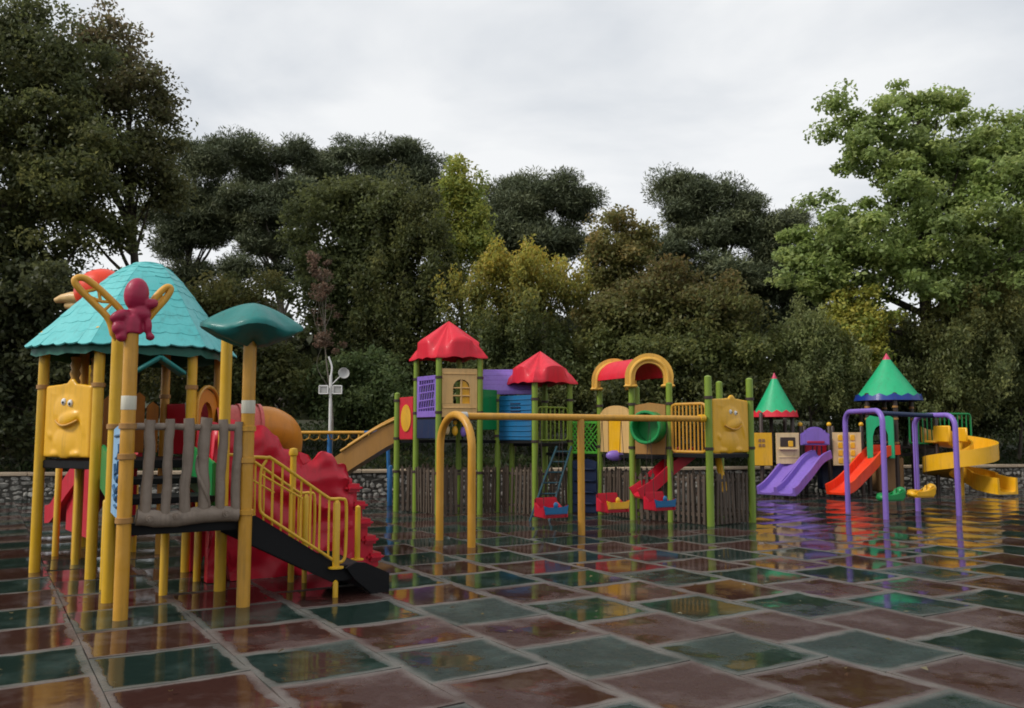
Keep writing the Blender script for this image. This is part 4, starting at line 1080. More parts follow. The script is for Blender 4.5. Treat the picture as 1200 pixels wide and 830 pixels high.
# cream shop panel with counter opening
o, fr = board(q3(909, 21.5), q3(940, 21.5), .78, 1.55, cream, 'cream shop-front panel')
bm = NB(); box(bm, fr(fr.len * .5, 1.32, .02), (.38, .03, .24), fr.rot, .01); finish(bm, 'window', darkmet, o)
bm = NB(); box(bm, fr(fr.len * .62, 1.28, .04), (.12, .02, .14), fr.rot, .01); finish(bm, 'flower_box', gold, o)
bm = NB(); box(bm, fr(fr.len * .5, 1.15, .06), (.46, .12, .04), fr.rot, .01); finish(bm, 'counter', cream, o)
bm = NB(); box(bm, fr(fr.len * .5, .95, .03), (.46, .02, .03), fr.rot, .006); finish(bm, 'moulding', cream, o)
# purple hood over the double slide, crimson board behind
fr = Fr(q3(939, 21.4), q3(975, 21.4), .02); W = fr.len
bm = NB(); prism(bm, [(0, 1.25), (W, 1.25), (W, 1.52), (W * .85, 1.58)] + arc((W * .5, 1.54), W * .34, .2, math.pi - .2, 8, .16) + [(W * .15, 1.58), (0, 1.52)], fr, .10, .03); o = finish(bm, 'slide_hood', purple, S3)
bm = NB(); box(bm, fr(W * .5, 1.32, .06), (W * .6, .03, .06), fr.rot, .01); finish(bm, 'hood_slot', maroon, o)
o, fr = board(q3(943, 21.9), q3(972, 21.9), .82, 1.3, crimson, 'crimson patterned panel')
for i in range(3):
    bm = NB(); tube(bm, [fr(fr.len * (.25 + .25 * i), .9, .03), fr(fr.len * (.35 + .2 * i), 1.22, .03)], .015, 6); finish(bm, 'pattern_bar', navy, o)
# cream and yellow lattice
o, fr = board(q3(976, 21.5), q3(1013, 21.5), .74, 1.56, cream, 'cream panel with yellow squares')
for i in range(3):
    for j in range(4):
        bm = NB(); box(bm, fr(fr.len * (.25 + .22 * i), .86 + .19 * j, .03), (.11, .02, .14), fr.rot, .008); finish(bm, 'square', gold, o)
# green arched doorway
fr = Fr(q3(1017, 21.5), q3(1052, 21.3), .02); W = fr.len
bm = NB(); prism(bm, [(0, .92), (W * .22, .92), (W * .22, 1.45)] + arc((W * .5, 1.5), W * .27, math.pi, 0, 10, .25)[1:] + [(W * .78, .92), (W, .92), (W, 1.9), (W * .85, 1.98), (W * .5, 1.92), (W * .15, 1.98), (0, 1.9)], fr, .07, .015); finish(bm, 'doorway_panel', coneg, S3, 'green arched doorway')
bar_panel(S3, Fr(q3(1068, 21.9), q3(1142, 22.4), .02), 1.28, 2.04, leafg, 13, r=.017, rr=.024, name='green_railing')
bar_panel(S3, Fr(q3(1068, 22.7), q3(1142, 23.1), .02), 1.28, 2.04, leafg, 13, r=.017, rr=.024, name='green_railing')

# slides
def slide(ctrl, w, hs, mat, label, th=.045):
    bm = NB(); chute(bm, smoothpath([Vector(c) - S3o for c in ctrl], 6), w, hs, th); return finish(bm, 'slide', mat, S3, label, smooth=50)
def PX(px, Y, z): g_ = GX(px, Y); return Vector((g_.x, g_.y, z))
for dx, dy in ((0, .1), (.33, -.26)):
    slide([PX(956, 21.7, .98) + Vector((dx - .2, dy, 0)), PX(944, 21.45, .84) + Vector((dx - .2, dy, 0)), PX(930, 21.1, .5) + Vector((dx - .2, dy, 0)), PX(918, 20.85, .24) + Vector((dx - .2, dy, 0)), PX(910, 20.6, .13) + Vector((dx - .2, dy, 0))], .40, .15, purple, 'purple lane of the double slide')
slide([PX(1046, 21.7, 1.06), PX(1030, 21.45, 1.0), PX(1012, 21.1, .62), PX(994, 20.8, .28), PX(981, 20.5, .14)], .46, .20, scarlet, 'bright red-orange slide')
bm = NB(); box(bm, Vector(PX(1040, 22.2, .5)) - S3o, (.7, .5, .9), None, .05); finish(bm, 'under_panel', brownp, S3)
bm = NB(); box(bm, Vector(PX(985, 22.3, .45)) - S3o, (1.1, .3, .7), None, .05); finish(bm, 'under_panel', navy, S3)
# yellow spiral slide
sc = Vector((GX(1127, 21.6))) - S3o
bm = NB(); pts = []
for i in range(61):
    t = i / 60; ang = R(150) - t * R(150 + 360 + 20); pts.append(sc + Vector((.56 * math.cos(ang), .56 * math.sin(ang), 1.36 - 1.16 * t)))
pts += [pts[-1] + Vector((.1, -.32, -.05)), pts[-1] + Vector((.18, -.6, -.07))]
chute(bm, pts, .50, .34, .05, ups=True); finish(bm, 'spiral_slide', gold, S3, 'yellow spiral slide', smooth=50)
post(S3, sc.x, sc.y, 1.6, gold, .07)
bm = NB(); box(bm, sc + Vector((-.36, .12, 1.52)), (.08, .5, .42), rot_z(.4), .03); box(bm, sc + Vector((-.02, -.1, 1.5)), (.06, .5, .36), rot_z(.2), .03); finish(bm, 'entry_hood', gold, S3)

# ------------------------------------------------------------------ purple swing frame on the right
u1, u2, u3, u4 = GX(994, 17.0), GX(1038.5, 15.65), GX(1076, 17.3), GX(1124, 16.3)
mA, mB = (u1 + u2) / 2, (u3 + u4) / 2
PS = thing('swing_set', 'purple tubular swing frame with two arches in front of the slides', 'swing set', mA)
for A, B, ztop in ((u1, u2, 1.97), (u3, u4, 1.90)):
    d = (B - A); L_ = d.length; d = d / L_; A, B = A - mA, B - mA; rr_ = .22
    pts = [A, A + Vector((0, 0, 1.0))] + [A + d * (rr_ - rr_ * math.cos(t)) + Vector((0, 0, ztop - rr_ + rr_ * math.sin(t))) for t in [math.pi / 2 * i / 7 for i in range(8)]]
    pts += [B - d * (rr_ - rr_ * math.cos(t)) + Vector((0, 0, ztop - rr_ + rr_ * math.sin(t))) for t in [math.pi / 2 * (1 - i / 7) for i in range(8)]] + [B + Vector((0, 0, 1.0)), B]
    bm = NB(); tube(bm, pts, .05, 12); finish(bm, 'arch_leg', purple, PS, smooth=60)
bm = NB(); tube(bm, [Vector((0, 0, 1.95)), mB - mA + Vector((0, 0, 1.89))], .045, 12); finish(bm, 'beam', navy, PS)
bd = (mB - mA).normalized()
def ride_seat(px, py, mat, label):
    best = min([i / 100 * (mB - mA).length for i in range(101)], key=lambda t: abs((lambda w: 600 + w.x / w.y * F)(mA + bd * t) - px))
    top = mA + bd * best; z = ZY(py, top.y) - .02
    s_ = thing('ride_swing', label, 'swing', (top.x, top.y, z), math.atan2(bd.y, bd.x), group='animal shaped swing seats on the purple frame')
    bm = NB(); prism(bm, [(-.24, -.09), (.18, -.09), (.24, -.02), (.24, .10), (.17, .13), (.10, .02), (-.08, -.01), (-.15, .06), (-.25, .04)], lambda u, v, n: Vector((u, n, v)), .26, .03)
    blob(bm, (.22, 0, .08), (.09, .11, .09)); blob(bm, (-.22, 0, -.03), (.09, .12, .07)); finish(bm, 'seat_shell', mat, s_, smooth=60)
    for x in (-.12, .12):
        bm = NB(); chain(bm, (x, 0, .03), (x, 0, 1.86 - z)); finish(bm, 'chain', darkmet, s_)
ride_seat(1040, 580, leafg, 'green moulded ride swing seat under the purple frame')
ride_seat(1075, 576, gold, 'yellow moulded ride swing seat under the purple frame')

# ------------------------------------------------------------------ monkey bars and floodlight pole at the back left
mb0, mb1 = GX(318, 19.6), GX(426, 19.4)
MB_ = thing('monkey_bars', 'yellow horizontal ladder with blue end posts behind the red climber', 'monkey bars', mb0)
dv = mb1 - mb0; back = Vector((.1, .75, 0))
for q in (Vector(), back):
    bm = NB(); tube(bm, [q + Vector((0, 0, 1.56)), q + dv + Vector((0, 0, 1.56))], .04, 10); finish(bm, 'side_bar', ochre, MB_)
    bm = NB(); tube(bm, smoothpath([q + dv + Vector((0, 0, 1.56)), q + dv + Vector((.35, 0, 1.57)), q + dv + Vector((.5, 0, 1.45)), q + dv + Vector((.55, 0, .8)), q + dv + Vector((.57, 0, 0))], 5), .042, 10); finish(bm, 'end_post', bluepost, MB_)
    bm = NB(); tube(bm, smoothpath([q + Vector((0, 0, 1.56)), q + Vector((-.3, 0, 1.55)), q + Vector((-.4, 0, 1.4)), q + Vector((-.42, 0, 0))], 5), .042, 10); finish(bm, 'end_post', bluepost, MB_)
for i in range(9):
    t = (i + .5) / 9; bm = NB(); p = dv * t; tube(bm, [p + Vector((0, 0, 1.54)), p + back * .15 + Vector((0, 0, 1.42)), p + back * .5 + Vector((0, 0, 1.38)), p + back * .85 + Vector((0, 0, 1.42)), p + back + Vector((0, 0, 1.54))], .016, 8); finish(bm, 'rung', ochre, MB_)
lb = GX(385, 19.9)
bp2 = thing('climbing_pole', 'short blue pole standing below the yellow ladder bar', 'pole', GX(457, 18.6))
post(bp2, 0, 0, .85, bluepost, .045, name='pole')
LP = thing('floodlight_pole', 'thin white pole with small square floodlights and a dish at the back', 'floodlight', lb)
zl = lambda py: ZY(py, 19.9)
bm = NB(); tube(bm, [(0, 0, 0), (0, 0, zl(508))], .055, 10); finish(bm, 'pole_base', bluepost, LP)
bm = NB(); tube(bm, [(0, 0, zl(508)), (0, 0, zl(440))], .034, 8); tube(bm, smoothpath([(0, 0, zl(442)), (.02, 0, zl(430)), (-.06, 0, zl(418))], 4), .022, 7); finish(bm, 'pole', whitep, LP)
bm = NB(); tube(bm, [(-.24, 0, zl(461)), (.24, 0, zl(461))], .018, 8); tube(bm, [(0, 0, zl(452)), (.24, 0, zl(440))], .014, 7); finish(bm, 'cross_arm', whitep, LP)
for x in (-.15, .17):
    z = zl(457); bm = NB()
    for a, b_ in (((-.1, -.09), (.1, -.09)), ((.1, -.09), (.1, .09)), ((.1, .09), (-.1, .09)), ((-.1, .09), (-.1, -.09))): tube(bm, [(x + a[0], -.06, z + a[1]), (x + b_[0], -.06, z + b_[1])], .016, 6)
    o = finish(bm, 'floodlight', whitep, LP)
    bm = NB(); box(bm, (x, 0.0, z), (.18, .10, .16), None, .02); finish(bm, 'lamp_housing', steel, o)
bm = NB(); lathe(bm, [(.0, 0), (.08, .012), (.13, .05), (.125, .055), (.07, .02), (0, .008)], (0, 0, 0), 16, cap=False); o = finish(bm, 'dish', steel, LP, smooth=60); o.location = (.30, -.03, zl(438)); o.rotation_euler = (R(80), 0, R(20))

# ------------------------------------------------------------------ trees, hedges and shrubs
def leaf_mesh(name, pos, nrm, L_, W_, colr, mat, along=None):
    """one rhombus per leaf; pos (n,3), nrm (n,3), L_, W_ (n,), colr (n,3)"""
    n = len(pos); rg = np.random.default_rng(len(pos))
    if along is None: along = rg.normal(size=(n, 3))
    t = along - (along * nrm).sum(1, keepdims=True) * nrm; t /= np.linalg.norm(t, axis=1, keepdims=True) + 1e-9
    b_ = np.cross(nrm, t)
    v = np.empty((n, 4, 3), np.float32)
    fold = nrm * (W_ * .25)[:, None]
    v[:, 0] = pos - t * (L_ / 2)[:, None]; v[:, 1] = pos + b_ * (W_ / 2)[:, None] + fold + t * (L_ * .08)[:, None]
    v[:, 2] = pos + t * (L_ / 2)[:, None]; v[:, 3] = pos - b_ * (W_ / 2)[:, None] + fold + t * (L_ * .08)[:, None]
    me = bpy.data.meshes.new(name)
    me.vertices.add(n * 4); me.loops.add(n * 4); me.polygons.add(n)
    me.vertices.foreach_set('co', v.ravel()); me.loops.foreach_set('vertex_index', np.arange(n * 4, dtype=np.int32))
    me.polygons.foreach_set('loop_start', np.arange(0, n * 4, 4, dtype=np.int32))
    me.update(calc_edges=True)
    at = me.attributes.new('leaf', 'FLOAT_COLOR', 'POINT')
    c4 = np.ones((n, 4, 4), np.float32); c4[:, :, :3] = colr[:, None, :]
    at.data.foreach_set('color', c4.ravel()); me.materials.append(mat)
    return me

def ellipsoids(spec, Y, rg=None, kind='leaf', sat=5):
    out = []
    for e in spec:
        px, py, rx, ry = e[:4]; Ye = Y + (e[4] if len(e) > 4 else 0); c = P(px, py, Ye)
        out.append((np.array(c), np.array((rx * Ye / F, max(.5, .85 * rx * Ye / F), ry * Ye / F)), rx * ry))
    if rg is not None:                      # small outlying sprays that break the outline
        for c, r, w in list(out):
            for _ in range(sat):
                d = rg.normal(size=3); d[2] = abs(d[2]) * 1.1 - .2; d /= np.linalg.norm(d)
                k = rg.uniform(.14, .26) * min(r[0], r[2])
                rr = np.array((k * .45, k * .45, k * 2.2)) if kind == 'shoot' else np.array((k, k, k * .8))
                out.append((c + d * r * rg.uniform(1.0, 1.16), rr, w * (.055 if kind != 'shoot' else .06)))
    return out

def sample_clumps(rg, ells, n, shell_=.45):
    """boughs over the crown's volume, then clumps of leaves gathered on each bough, so the crown breaks into lit masses and dark gaps"""
    w = np.array([e[2] for e in ells], float); w /= w.sum(); K = max(6, n // 6); idx = rg.choice(len(ells), K, p=w)
    d = rg.normal(size=(K, 3)); d /= np.linalg.norm(d, axis=1, keepdims=True)
    back = (d[:, 1] > .25) & (rg.random(K) < .55); d[back, 1] *= -1
    r = rg.random(K) ** shell_ * rg.uniform(.80, 1.08, K)
    C = np.array([e[0] for e in ells])[idx]; S = np.array([e[1] for e in ells])[idx]
    B_ = C + d * r[:, None] * S
    k = rg.integers(0, K, n); rb = np.clip(S.mean(1) * .34, .35, 1.1)[k] * rg.uniform(.7, 1.2, K)[k]
    e = rg.normal(size=(n, 3)); e /= np.linalg.norm(e, axis=1, keepdims=True); e[:, 2] = np.where(rg.random(n) < .7, np.abs(e[:, 2]), e[:, 2])
    pos = B_[k] + e * (rb * rg.random(n) ** .4)[:, None] * np.array([1, 1, .7])
    i2 = rg.choice(len(ells), n, p=w); d2 = rg.normal(size=(n, 3)); d2 /= np.linalg.norm(d2, axis=1, keepdims=True)
    bk_ = (d2[:, 1] > .25) & (rg.random(n) < .55); d2[bk_, 1] *= -1
    free = np.array([e_[0] for e_ in ells])[i2] + d2 * (rg.random(n) ** shell_ * rg.uniform(.84, 1.06, n))[:, None] * np.array([e_[1] for e_ in ells])[i2]
    mix = rg.random(n) < .66; pos[mix] = free[mix]
    return pos, e

def palette(rg, n, cols, cl, jit=.22):
    cols = np.array(cols); k = rg.integers(0, len(cols), cl.max() + 1); base = cols[k][cl] * rg.uniform(.72, 1.32, cl.max() + 1)[cl][:, None]
    other = cols[rg.integers(0, len(cols), n)]; f = rg.random(n)[:, None] * .6
    return np.clip((base * (1 - f) + other * f) * rg.uniform(1 - jit, 1 + jit, n)[:, None], .004, .9)

def tree(name, cat, label, base_px, Y, spec, cols, nclump, per, crad, leaf=(.13, .07), kind='leaf', trunk_r=.16, group=None, bark=bark_m, seed=1,
         limbs=14, up=.5, tip=None, tipfrom=None, flat=.7, base_y=None, trunk=True, shell_=.45, part='crown', bright=2.9, sat=6):
    rg = np.random.default_rng(seed); ells = ellipsoids(spec, Y, rg, kind, sat)
    by = base_y or Y; b = GX(base_px, by); b.z = max(0, bank_z(b.x, b.y)) - .05 if (b - WA).dot(WN) > .3 else 0
    root = thing(name, label, cat, b, group=group or {'pine_tree': 'pines behind the playground', 'bush': 'low bushes behind the wall', 'upright_shrub': 'upright shrubs behind the wall', 'broadleaf_tree': 'broadleaf trees behind the wall', 'maple_tree': 'light green trees at the right'}.get(name)); B = np.array(b)
    C, D = sample_clumps(rg, ells, nclump, shell_)
    zmin = b.z + .05
    C[:, 2] = np.maximum(C[:, 2], zmin + .15)
    per = int(per * 1.15); n = nclump * per; cl = np.repeat(np.arange(nclump), per)
    cr_ = crad * rg.uniform(.6, 1.35, nclump)
    off = rg.normal(size=(n, 3)); off /= np.linalg.norm(off, axis=1, keepdims=True); off *= (rg.random(n) ** .5)[:, None]
    if kind == 'shoot': sc3 = np.array([.75, .75, 1.15])
    elif kind == 'needle': sc3 = np.array([1.15, 1.15, .62])
    else: sc3 = np.array([1, 1, flat])
    pos = C[cl] + off * cr_[cl][:, None] * sc3
    pos[:, 2] = np.maximum(pos[:, 2], zmin)
    nr = rg.normal(size=(n, 3)) + off * .6; nr[:, 2] += up
    nr /= np.linalg.norm(nr, axis=1, keepdims=True)
    s = rg.uniform(.65, 1.3, n); L_, W_ = leaf[0] * s, leaf[1] * s
    along = None
    if kind == 'needle': along = off * 1.0 + rg.normal(size=(n, 3)) * .35 + np.array([0, 0, .35])
    if kind == 'shoot': along = rg.normal(size=(n, 3)) * .5 + np.array([0, 0, 1.0])
    colr = palette(rg, n, cols, cl) * bright
    if tip is not None:                                     # leaf colour shifts to the tip set high in the crown
        zt_ = P(600, tipfrom[0], Y).z; zb_ = P(600, tipfrom[1], Y).z
        f = np.clip((pos[:, 2] - zb_) / (zt_ - zb_) + rg.normal(size=n) * .18, 0, 1)[:, None]
        tc_ = np.array(tip)[rg.integers(0, len(tip), n)] * rg.uniform(.8, 1.2, n)[:, None] * min(bright, 1.5)
        colr = colr * (1 - f) + tc_ * f
    me = leaf_mesh(part, (pos - B).astype(np.float32), nr, L_, W_, colr, needle_m if kind == 'needle' else leaf_m, along)
    o = bpy.data.objects.new(part, me); col.objects.link(o); o.parent = root
    if trunk:
        cen = np.average([e[0] for e in ells], axis=0, weights=[e[2] for e in ells]); topz = max(e[0][2] + e[1][2] * .1 for e in ells[:len(spec)])
        bm = NB(); tp = Vector((cen[0] * .6 + b.x * .4, cen[1] * .5 + b.y * .5, topz)) - b
        path = smoothpath([Vector((0, 0, -.1)), Vector((tp.x * .12 + .1, tp.y * .1, tp.z * .33)), Vector((tp.x * .5 - .08, tp.y * .5, tp.z * .66)), tp], 5)
        tube(bm, path, [trunk_r * (1.25 if i == 0 else 1) * (1 - .8 * i / (len(path) - 1)) for i in range(len(path))], 9)
        for k in rg.choice(nclump, min(limbs, nclump), replace=False):
            e = Vector(C[k]) - b; hgt = max(.25, min(.9, (e.z / max(tp.z, .1)) * .75)); i0 = min(len(path) - 2, int(hgt * (len(path) - 1))); s0 = path[i0]
            mdp = s0.lerp(e, .5) + Vector((rg.normal() * .15, rg.normal() * .15, rg.normal() * .12 - .1))
            r0 = trunk_r * (1 - .8 * i0 / (len(path) - 1)) * .55; tube(bm, smoothpath([s0, mdp, e], 4), [r0 * (1 - .85 * i / 8) for i in range(9)], 6)
        finish(bm, 'trunk', bark, root, smooth=60)
    return root

DG = [(.034, .041, .014), (.044, .050, .016), (.027, .034, .013), (.056, .058, .020)]
PG = [(.034, .042, .022), (.042, .050, .026), (.027, .034, .018), (.052, .058, .028)]
OB = [(.075, .070, .022), (.060, .062, .020), (.095, .075, .026), (.050, .056, .018)]
MG = [(.108, .145, .044), (.090, .121, .038), (.135, .162, .054), (.076, .102, .036)]
YG = [(.16, .19, .045), (.20, .20, .04), (.12, .16, .04)]
GG = [(.078, .092, .034), (.098, .108, .042), (.062, .075, .030)]

# far wood closing the background: one continuous mass
rg = np.random.default_rng(77)
N = 46000; fx = rg.uniform(-46, 46, N); fz = rg.random(N) ** .8
topf = 5.4 + 1.3 * np.sin(fx * .35) + 1.0 * np.sin(fx * .83 + 1) + .6 * np.sin(fx * 2.1)
fy = 44 + 4 * np.sin(fx * .2) + rg.uniform(-1.6, 1.6, N); pos = np.stack([fx, fy, 1.6 + fz * topf], 1)
nr = rg.normal(size=(N, 3)); nr[:, 1] -= 1.2; nr[:, 2] += .5; nr /= np.linalg.norm(nr, axis=1, keepdims=True)
cc = np.array(DG + PG)[rg.integers(0, 8, N)] * 1.6 * rg.uniform(.8, 1.1, N)[:, None]
o = bpy.data.objects.new('far_wood', leaf_mesh('far_wood', pos.astype(np.float32), nr, rg.uniform(.35, .7, N), rg.uniform(.25, .5, N), cc, leaf_m)); col.objects.link(o)
tag(o, 'dark mass of distant woodland behind the park trees', 'woodland', kind='stuff')

# left: two big broadleaf trees
tree('broadleaf_tree', 'tree', 'tall dark broadleaf tree filling the left edge of the picture', 15, 22,
     [(35, 110, 95, 105), (-40, 190, 110, 150), (75, 215, 95, 90), (10, 300, 120, 90), (60, 60, 50, 55), (20, 30, 45, 40)], DG, 700, 84, .52, (.135, .075), seed=11, trunk_r=.3, limbs=24, tip=[(.075, .085, .035), (.06, .075, .03)], tipfrom=(0, 180))
tree('broadleaf_tree', 'tree', 'dark olive broadleaf tree with thin brownish top beside the pines', 150, 24,
     [(125, 140, 62, 80), (150, 215, 55, 45), (95, 235, 50, 60), (130, 50, 42, 38), (165, 95, 32, 40), (175, 170, 32, 45), (200, 225, 22, 30)], [(.042, .046, .018), (.055, .054, .02), (.034, .038, .016)], 380, 58, .48, (.14, .075), seed=12, trunk_r=.17, limbs=26, tip=[(.12, .095, .05), (.10, .10, .045)], tipfrom=(30, 160))
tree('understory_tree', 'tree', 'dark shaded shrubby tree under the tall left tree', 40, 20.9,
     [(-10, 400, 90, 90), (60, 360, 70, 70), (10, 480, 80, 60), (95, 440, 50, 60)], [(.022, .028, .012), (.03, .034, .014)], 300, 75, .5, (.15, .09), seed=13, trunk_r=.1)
tree('olive_bush', 'bush', 'brownish olive bush behind the turquoise roof', 215, 24.5,
     [(235, 375, 60, 45), (280, 365, 45, 40), (180, 400, 60, 55), (240, 440, 70, 55)], OB[:2] + DG[:2], 300, 70, .45, (.13, .075), seed=14, trunk_r=.08)
# pines with open crowns
tree('pine_tree', 'pine', 'dark pine with open crown just right of the big left trees', 213, 33,
     [(235, 195, 40, 30), (215, 235, 36, 24), (228, 262, 44, 26), (258, 182, 22, 14), (250, 275, 36, 22), (198, 290, 26, 18), (225, 320, 36, 18), (185, 255, 16, 14), (265, 235, 18, 14)], PG, 230, 300, .55, (.19, .036), 'needle', trunk_r=.2, seed=21, limbs=20, shell_=.6)
tree('pine_tree', 'pine', 'dark pine with bare pale limbs left of the mushroom cap', 325, 32,
     [(300, 200, 40, 26), (335, 188, 30, 18), (318, 250, 50, 30), (338, 235, 30, 24), (292, 248, 26, 18), (312, 285, 34, 18), (345, 285, 22, 22), (285, 315, 26, 14), (330, 320, 30, 18)], PG, 240, 300, .52, (.19, .036), 'needle', trunk_r=.2, bark=palebark_m, seed=22, limbs=22, shell_=.6)
tree('pine_tree', 'pine', 'broad dark pine standing above the middle broadleaf trees', 440, 35,
     [(385, 200, 32, 32), (430, 182, 42, 18), (478, 195, 34, 24), (500, 230, 24, 30), (400, 240, 50, 40), (465, 250, 50, 45), (360, 225, 18, 22)], PG, 360, 270, .6, (.21, .04), 'needle', trunk_r=.25, seed=23)
tree('pine_tree', 'pine', 'flat-topped dark pine right of the pale green poplar', 640, 33,
     [(600, 255, 44, 42), (640, 238, 52, 26), (682, 245, 22, 18), (610, 290, 55, 35), (665, 285, 35, 22), (580, 300, 35, 35)], PG, 300, 280, .58, (.2, .038), 'needle', trunk_r=.2, seed=24)
tree('pine_tree', 'pine', 'large dark pine behind the arched yellow roof', 850, 31,
     [(810, 245, 40, 32), (850, 262, 50, 42), (895, 275, 42, 38), (790, 300, 38, 45), (860, 330, 70, 48), (920, 320, 40, 50), (850, 390, 75, 45), (930, 375, 50, 45), (795, 225, 22, 14), (845, 225, 26, 14)], PG, 520, 270, .58, (.2, .038), 'needle', trunk_r=.28, seed=25)
# middle broadleaf mass
tree('broadleaf_tree', 'tree', 'dense dark green broadleaf tree behind the floodlight pole', 420, 27,
     [(400, 265, 58, 52), (445, 245, 50, 42), (380, 340, 50, 70), (430, 350, 60, 90), (470, 290, 45, 60)], [(.046, .056, .020), (.058, .068, .024), (.036, .046, .018)], 520, 75, .48, (.14, .08), seed=31, trunk_r=.2, tip=[(.085, .095, .034), (.07, .082, .03)], tipfrom=(195, 300))
tree('broadleaf_tree', 'tree', 'dark upright broadleaf tree directly left of the tall red roof', 470, 26,
     [(480, 270, 36, 60), (495, 350, 38, 80), (460, 400, 60, 70), (500, 430, 40, 60)], DG, 420, 70, .45, (.13, .07), 'shoot', seed=32, trunk_r=.15, tip=[(.07, .08, .03)], tipfrom=(210, 300))
tree('thin_tree', 'tree', 'slender tree with reddish brown leaves above the floodlight pole', 384, 20.9,
     [(381, 345, 9, 26), (380, 392, 9, 22), (376, 315, 12, 18), (386, 405, 7, 12)], [(.055, .036, .024), (.045, .034, .022), (.062, .042, .028)], 60, 30, .13, (.08, .045), seed=33, trunk_r=.03, bark=palebark_m, limbs=8)
tree('bush', 'bush', 'low dark green bush below the floodlight pole', 330, 24, [(330, 455, 60, 42), (300, 430, 45, 45), (275, 470, 45, 40)], DG, 260, 70, .42, (.12, .07), seed=34, trunk_r=.06)
tree('bush', 'bush', 'low dark bush left of the tan slide', 420, 24, [(430, 460, 48, 48), (395, 470, 40, 36), (460, 480, 40, 40)], [(.034, .050, .018), (.045, .060, .022)], 260, 70, .42, (.12, .07), seed=35, trunk_r=.06)
tree('poplar_tree', 'tree', 'pale yellow-green feathery tree right of the tall red roof', 540, 29,
     [(545, 225, 22, 32), (532, 265, 20, 32), (548, 285, 24, 34), (530, 325, 22, 42)], YG, 200, 60, .42, (.15, .07), seed=36, bright=1.8, trunk_r=.13, flat=1.2)
tree('hedge_tree', 'hedge tree', 'clipped hedge-like tree with upright yellow shoots behind the lower red roof', 605, 25,
     [(560, 350, 36, 32), (610, 335, 46, 38), (655, 345, 32, 38), (605, 400, 80, 45), (600, 450, 80, 50)], [(.040, .050, .018), (.05, .06, .022), (.032, .042, .016)], 620, 70, .36, (.12, .06), 'shoot', seed=37, trunk_r=.12, tip=[(.30, .27, .045), (.24, .25, .05), (.32, .25, .045)], tipfrom=(300, 385), sat=10)
tree('broadleaf_tree', 'tree', 'olive brown rounded tree between the flat-topped pine and large pine', 722, 28,
     [(722, 290, 38, 48), (702, 345, 34, 55), (745, 345, 36, 55), (725, 400, 50, 50)], OB, 360, 70, .45, (.13, .075), seed=38, trunk_r=.15)
tree('broadleaf_tree', 'tree', 'wide olive broadleaf tree directly behind the arched yellow roof', 790, 24.6,
     [(780, 355, 60, 40), (835, 365, 50, 45), (735, 390, 55, 50), (790, 420, 90, 50), (860, 420, 45, 50), (700, 440, 45, 50)], [(.052, .062, .020), (.044, .054, .018), (.066, .070, .022)], 620, 75, .45, (.125, .075), seed=39, trunk_r=.16, tip=[(.115, .085, .03), (.085, .080, .026)], tipfrom=(310, 400))
tree('bush', 'bush', 'dense dark bush behind the small green cone roof', 840, 23.9, [(780, 470, 70, 40), (850, 470, 60, 40), (700, 480, 60, 40), (640, 480, 50, 40)], DG, 420, 70, .4, (.115, .065), seed=40, trunk_r=.06)
# right: pale green maple and shrubs
tree('maple_tree', 'tree', 'large light green maple spreading over the right side', 1090, 25.5,
     [(1060, 190, 70, 70), (1110, 250, 95, 80), (985, 270, 48, 42), (1040, 300, 95, 55), (1010, 165, 34, 40), (1085, 130, 32, 32), (1150, 190, 60, 60), (1180, 300, 70, 70), (950, 290, 28, 28), (985, 120, 18, 18), (1050, 120, 18, 18), (960, 330, 40, 34), (1010, 340, 60, 36), (935, 300, 26, 26), (1195, 180, 45, 50), (1120, 340, 80, 40)], MG, 720, 92, .48, (.15, .09), seed=51, bright=2.6, trunk_r=.26, limbs=26, up=.9, flat=.55, shell_=.5)
tree('maple_tree', 'tree', 'yellow-green tree cut by the right edge of the picture', 1240, 27.5,
     [(1215, 180, 36, 45), (1235, 270, 55, 80), (1225, 350, 60, 60)], YG + MG[:1], 240, 75, .5, (.16, .10), seed=52, bright=2.3, trunk_r=.2, up=.9, flat=.6)
tree('upright_shrub', 'shrub', 'grey-green upright shrub behind the cream panels', 948, 24.3,
     [(948, 400, 38, 34), (945, 445, 46, 45), (985, 440, 30, 45)], GG, 330, 60, .34, (.11, .05), 'shoot', seed=53, bright=2.6, trunk_r=.05)
tree('yellow_bush', 'bush', 'yellow-green leafy bush left of the large cone roof', 1008, 25,
     [(1010, 372, 32, 30), (1005, 420, 34, 40), (985, 390, 22, 30)], YG + [(.22, .20, .04)], 190, 70, .4, (.13, .08), seed=54, bright=2.1, trunk_r=.07)
tree('upright_shrub', 'shrub', 'large upright shrub right of the large cone roof', 1120, 25,
     [(1110, 395, 46, 45), (1145, 385, 50, 48), (1120, 450, 65, 50)], [(.062, .075, .028), (.082, .088, .032), (.05, .06, .024)], 520, 62, .36, (.115, .055), 'shoot', seed=55, bright=2.7, trunk_r=.06, tip=[(.15, .14, .04), (.11, .12, .04)], tipfrom=(345, 410))
tree('upright_shrub', 'shrub', 'green shrub at the right edge above the stone wall', 1195, 25.6,
     [(1190, 395, 45, 55), (1205, 450, 50, 45), (1225, 420, 45, 60)], GG + DG[:1], 330, 62, .38, (.12, .06), 'shoot', seed=56, bright=2.5, trunk_r=.06)
tree('bush', 'bush', 'dark shaded bush under the maple behind the green railing', 1060, 27, [(1050, 440, 60, 45), (1100, 480, 80, 35), (990, 480, 60, 35), (1180, 485, 70, 35)], [(.030, .040, .015), (.04, .05, .018)], 340, 70, .45, (.13, .08), seed=57, bright=2.1, trunk_r=.08)

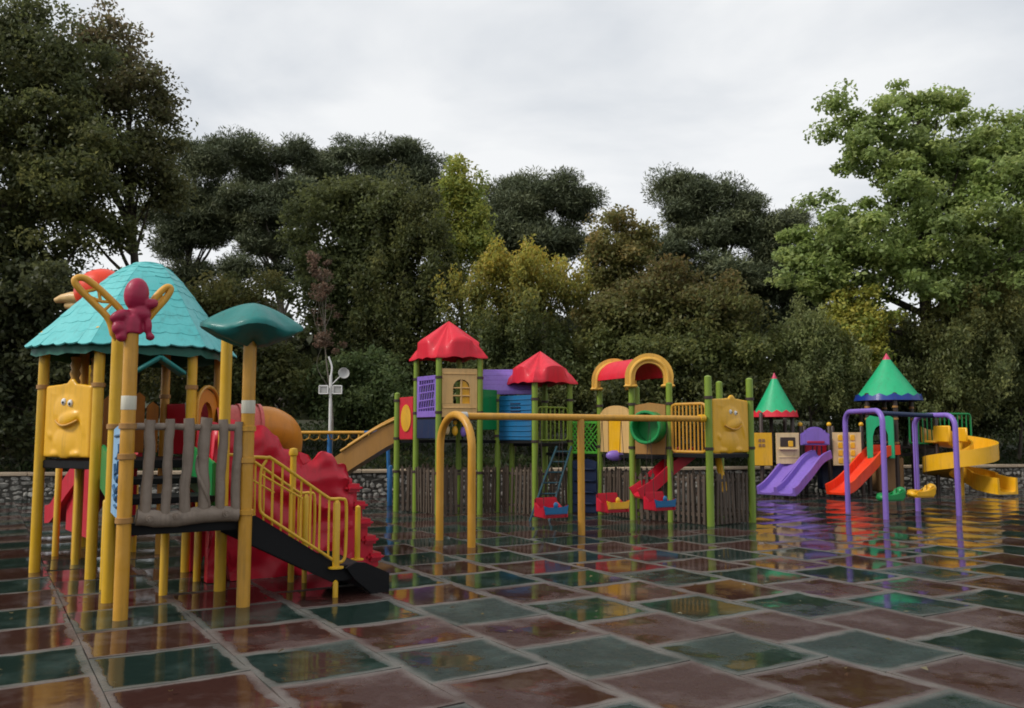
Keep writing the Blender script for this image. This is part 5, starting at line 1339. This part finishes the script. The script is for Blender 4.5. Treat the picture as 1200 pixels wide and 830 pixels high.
# low weeds and leaf litter covering the bank
N = 60000; s = rg.uniform(2, wl_len - 2, N); d = .5 + rg.random(N) ** 1.6 * 11
clp = np.sin(s * 1.7) + np.sin(d * 2.3 + s * .6) + rg.normal(size=N) * .6
base = np.array([WA + wpt(a, b_, 0) for a, b_ in zip(s, d)]); zz = np.array([WH - .1 + 1.9 * (1 - math.exp(-x / 11)) for x in d]) + rg.random(N) * np.clip(.14 + .12 * clp, .04, .5)
base[:, 2] = zz; nr = rg.normal(size=(N, 3)); nr[:, 2] += .6; nr /= np.linalg.norm(nr, axis=1, keepdims=True)
cc = np.array([(.032, .055, .016), (.045, .065, .02), (.06, .06, .025), (.025, .042, .014)])[rg.integers(0, 4, N)] * rg.uniform(.8, 1.2, N)[:, None]
al = rg.normal(size=(N, 3)) * .4; al[:, 2] += 1
o = bpy.data.objects.new('ground_cover', leaf_mesh('ground_cover', base.astype(np.float32), nr, rg.uniform(.1, .24, N), rg.uniform(.03, .07, N), cc, leaf_m, al)); col.objects.link(o)
tag(o, 'low green weeds and grass covering the bank behind the wall', 'ground cover', kind='stuff')

# a scatter of small wet leaves on the floor
N = 90; px = rg.uniform(-5, 6, N); py = rg.uniform(4.6, 11, N); pos = np.stack([px, py, np.full(N, .034)], 1); keep = np.abs(px) < py * .6; pos = pos[keep]; N = len(pos)
nr = rg.normal(size=(N, 3)) * .18; nr[:, 2] += 1; nr /= np.linalg.norm(nr, axis=1, keepdims=True)
cc = np.array([(.22, .17, .07), (.10, .07, .03), (.30, .27, .16)])[rg.integers(0, 3, N)]
o = bpy.data.objects.new('leaf_litter', leaf_mesh('leaf_litter', pos.astype(np.float32), nr, rg.uniform(.03, .075, N), rg.uniform(.02, .045, N), cc, leaf_m)); col.objects.link(o)
tag(o, 'small wet fallen leaves scattered over the rubber tiles', 'fallen leaves', kind='stuff')

#print('TRIS', sum(sum(len(p.vertices) - 2 for p in m.polygons) if len(m.polygons) < 20000 else 2 * len(m.polygons) for m in bpy.data.meshes))
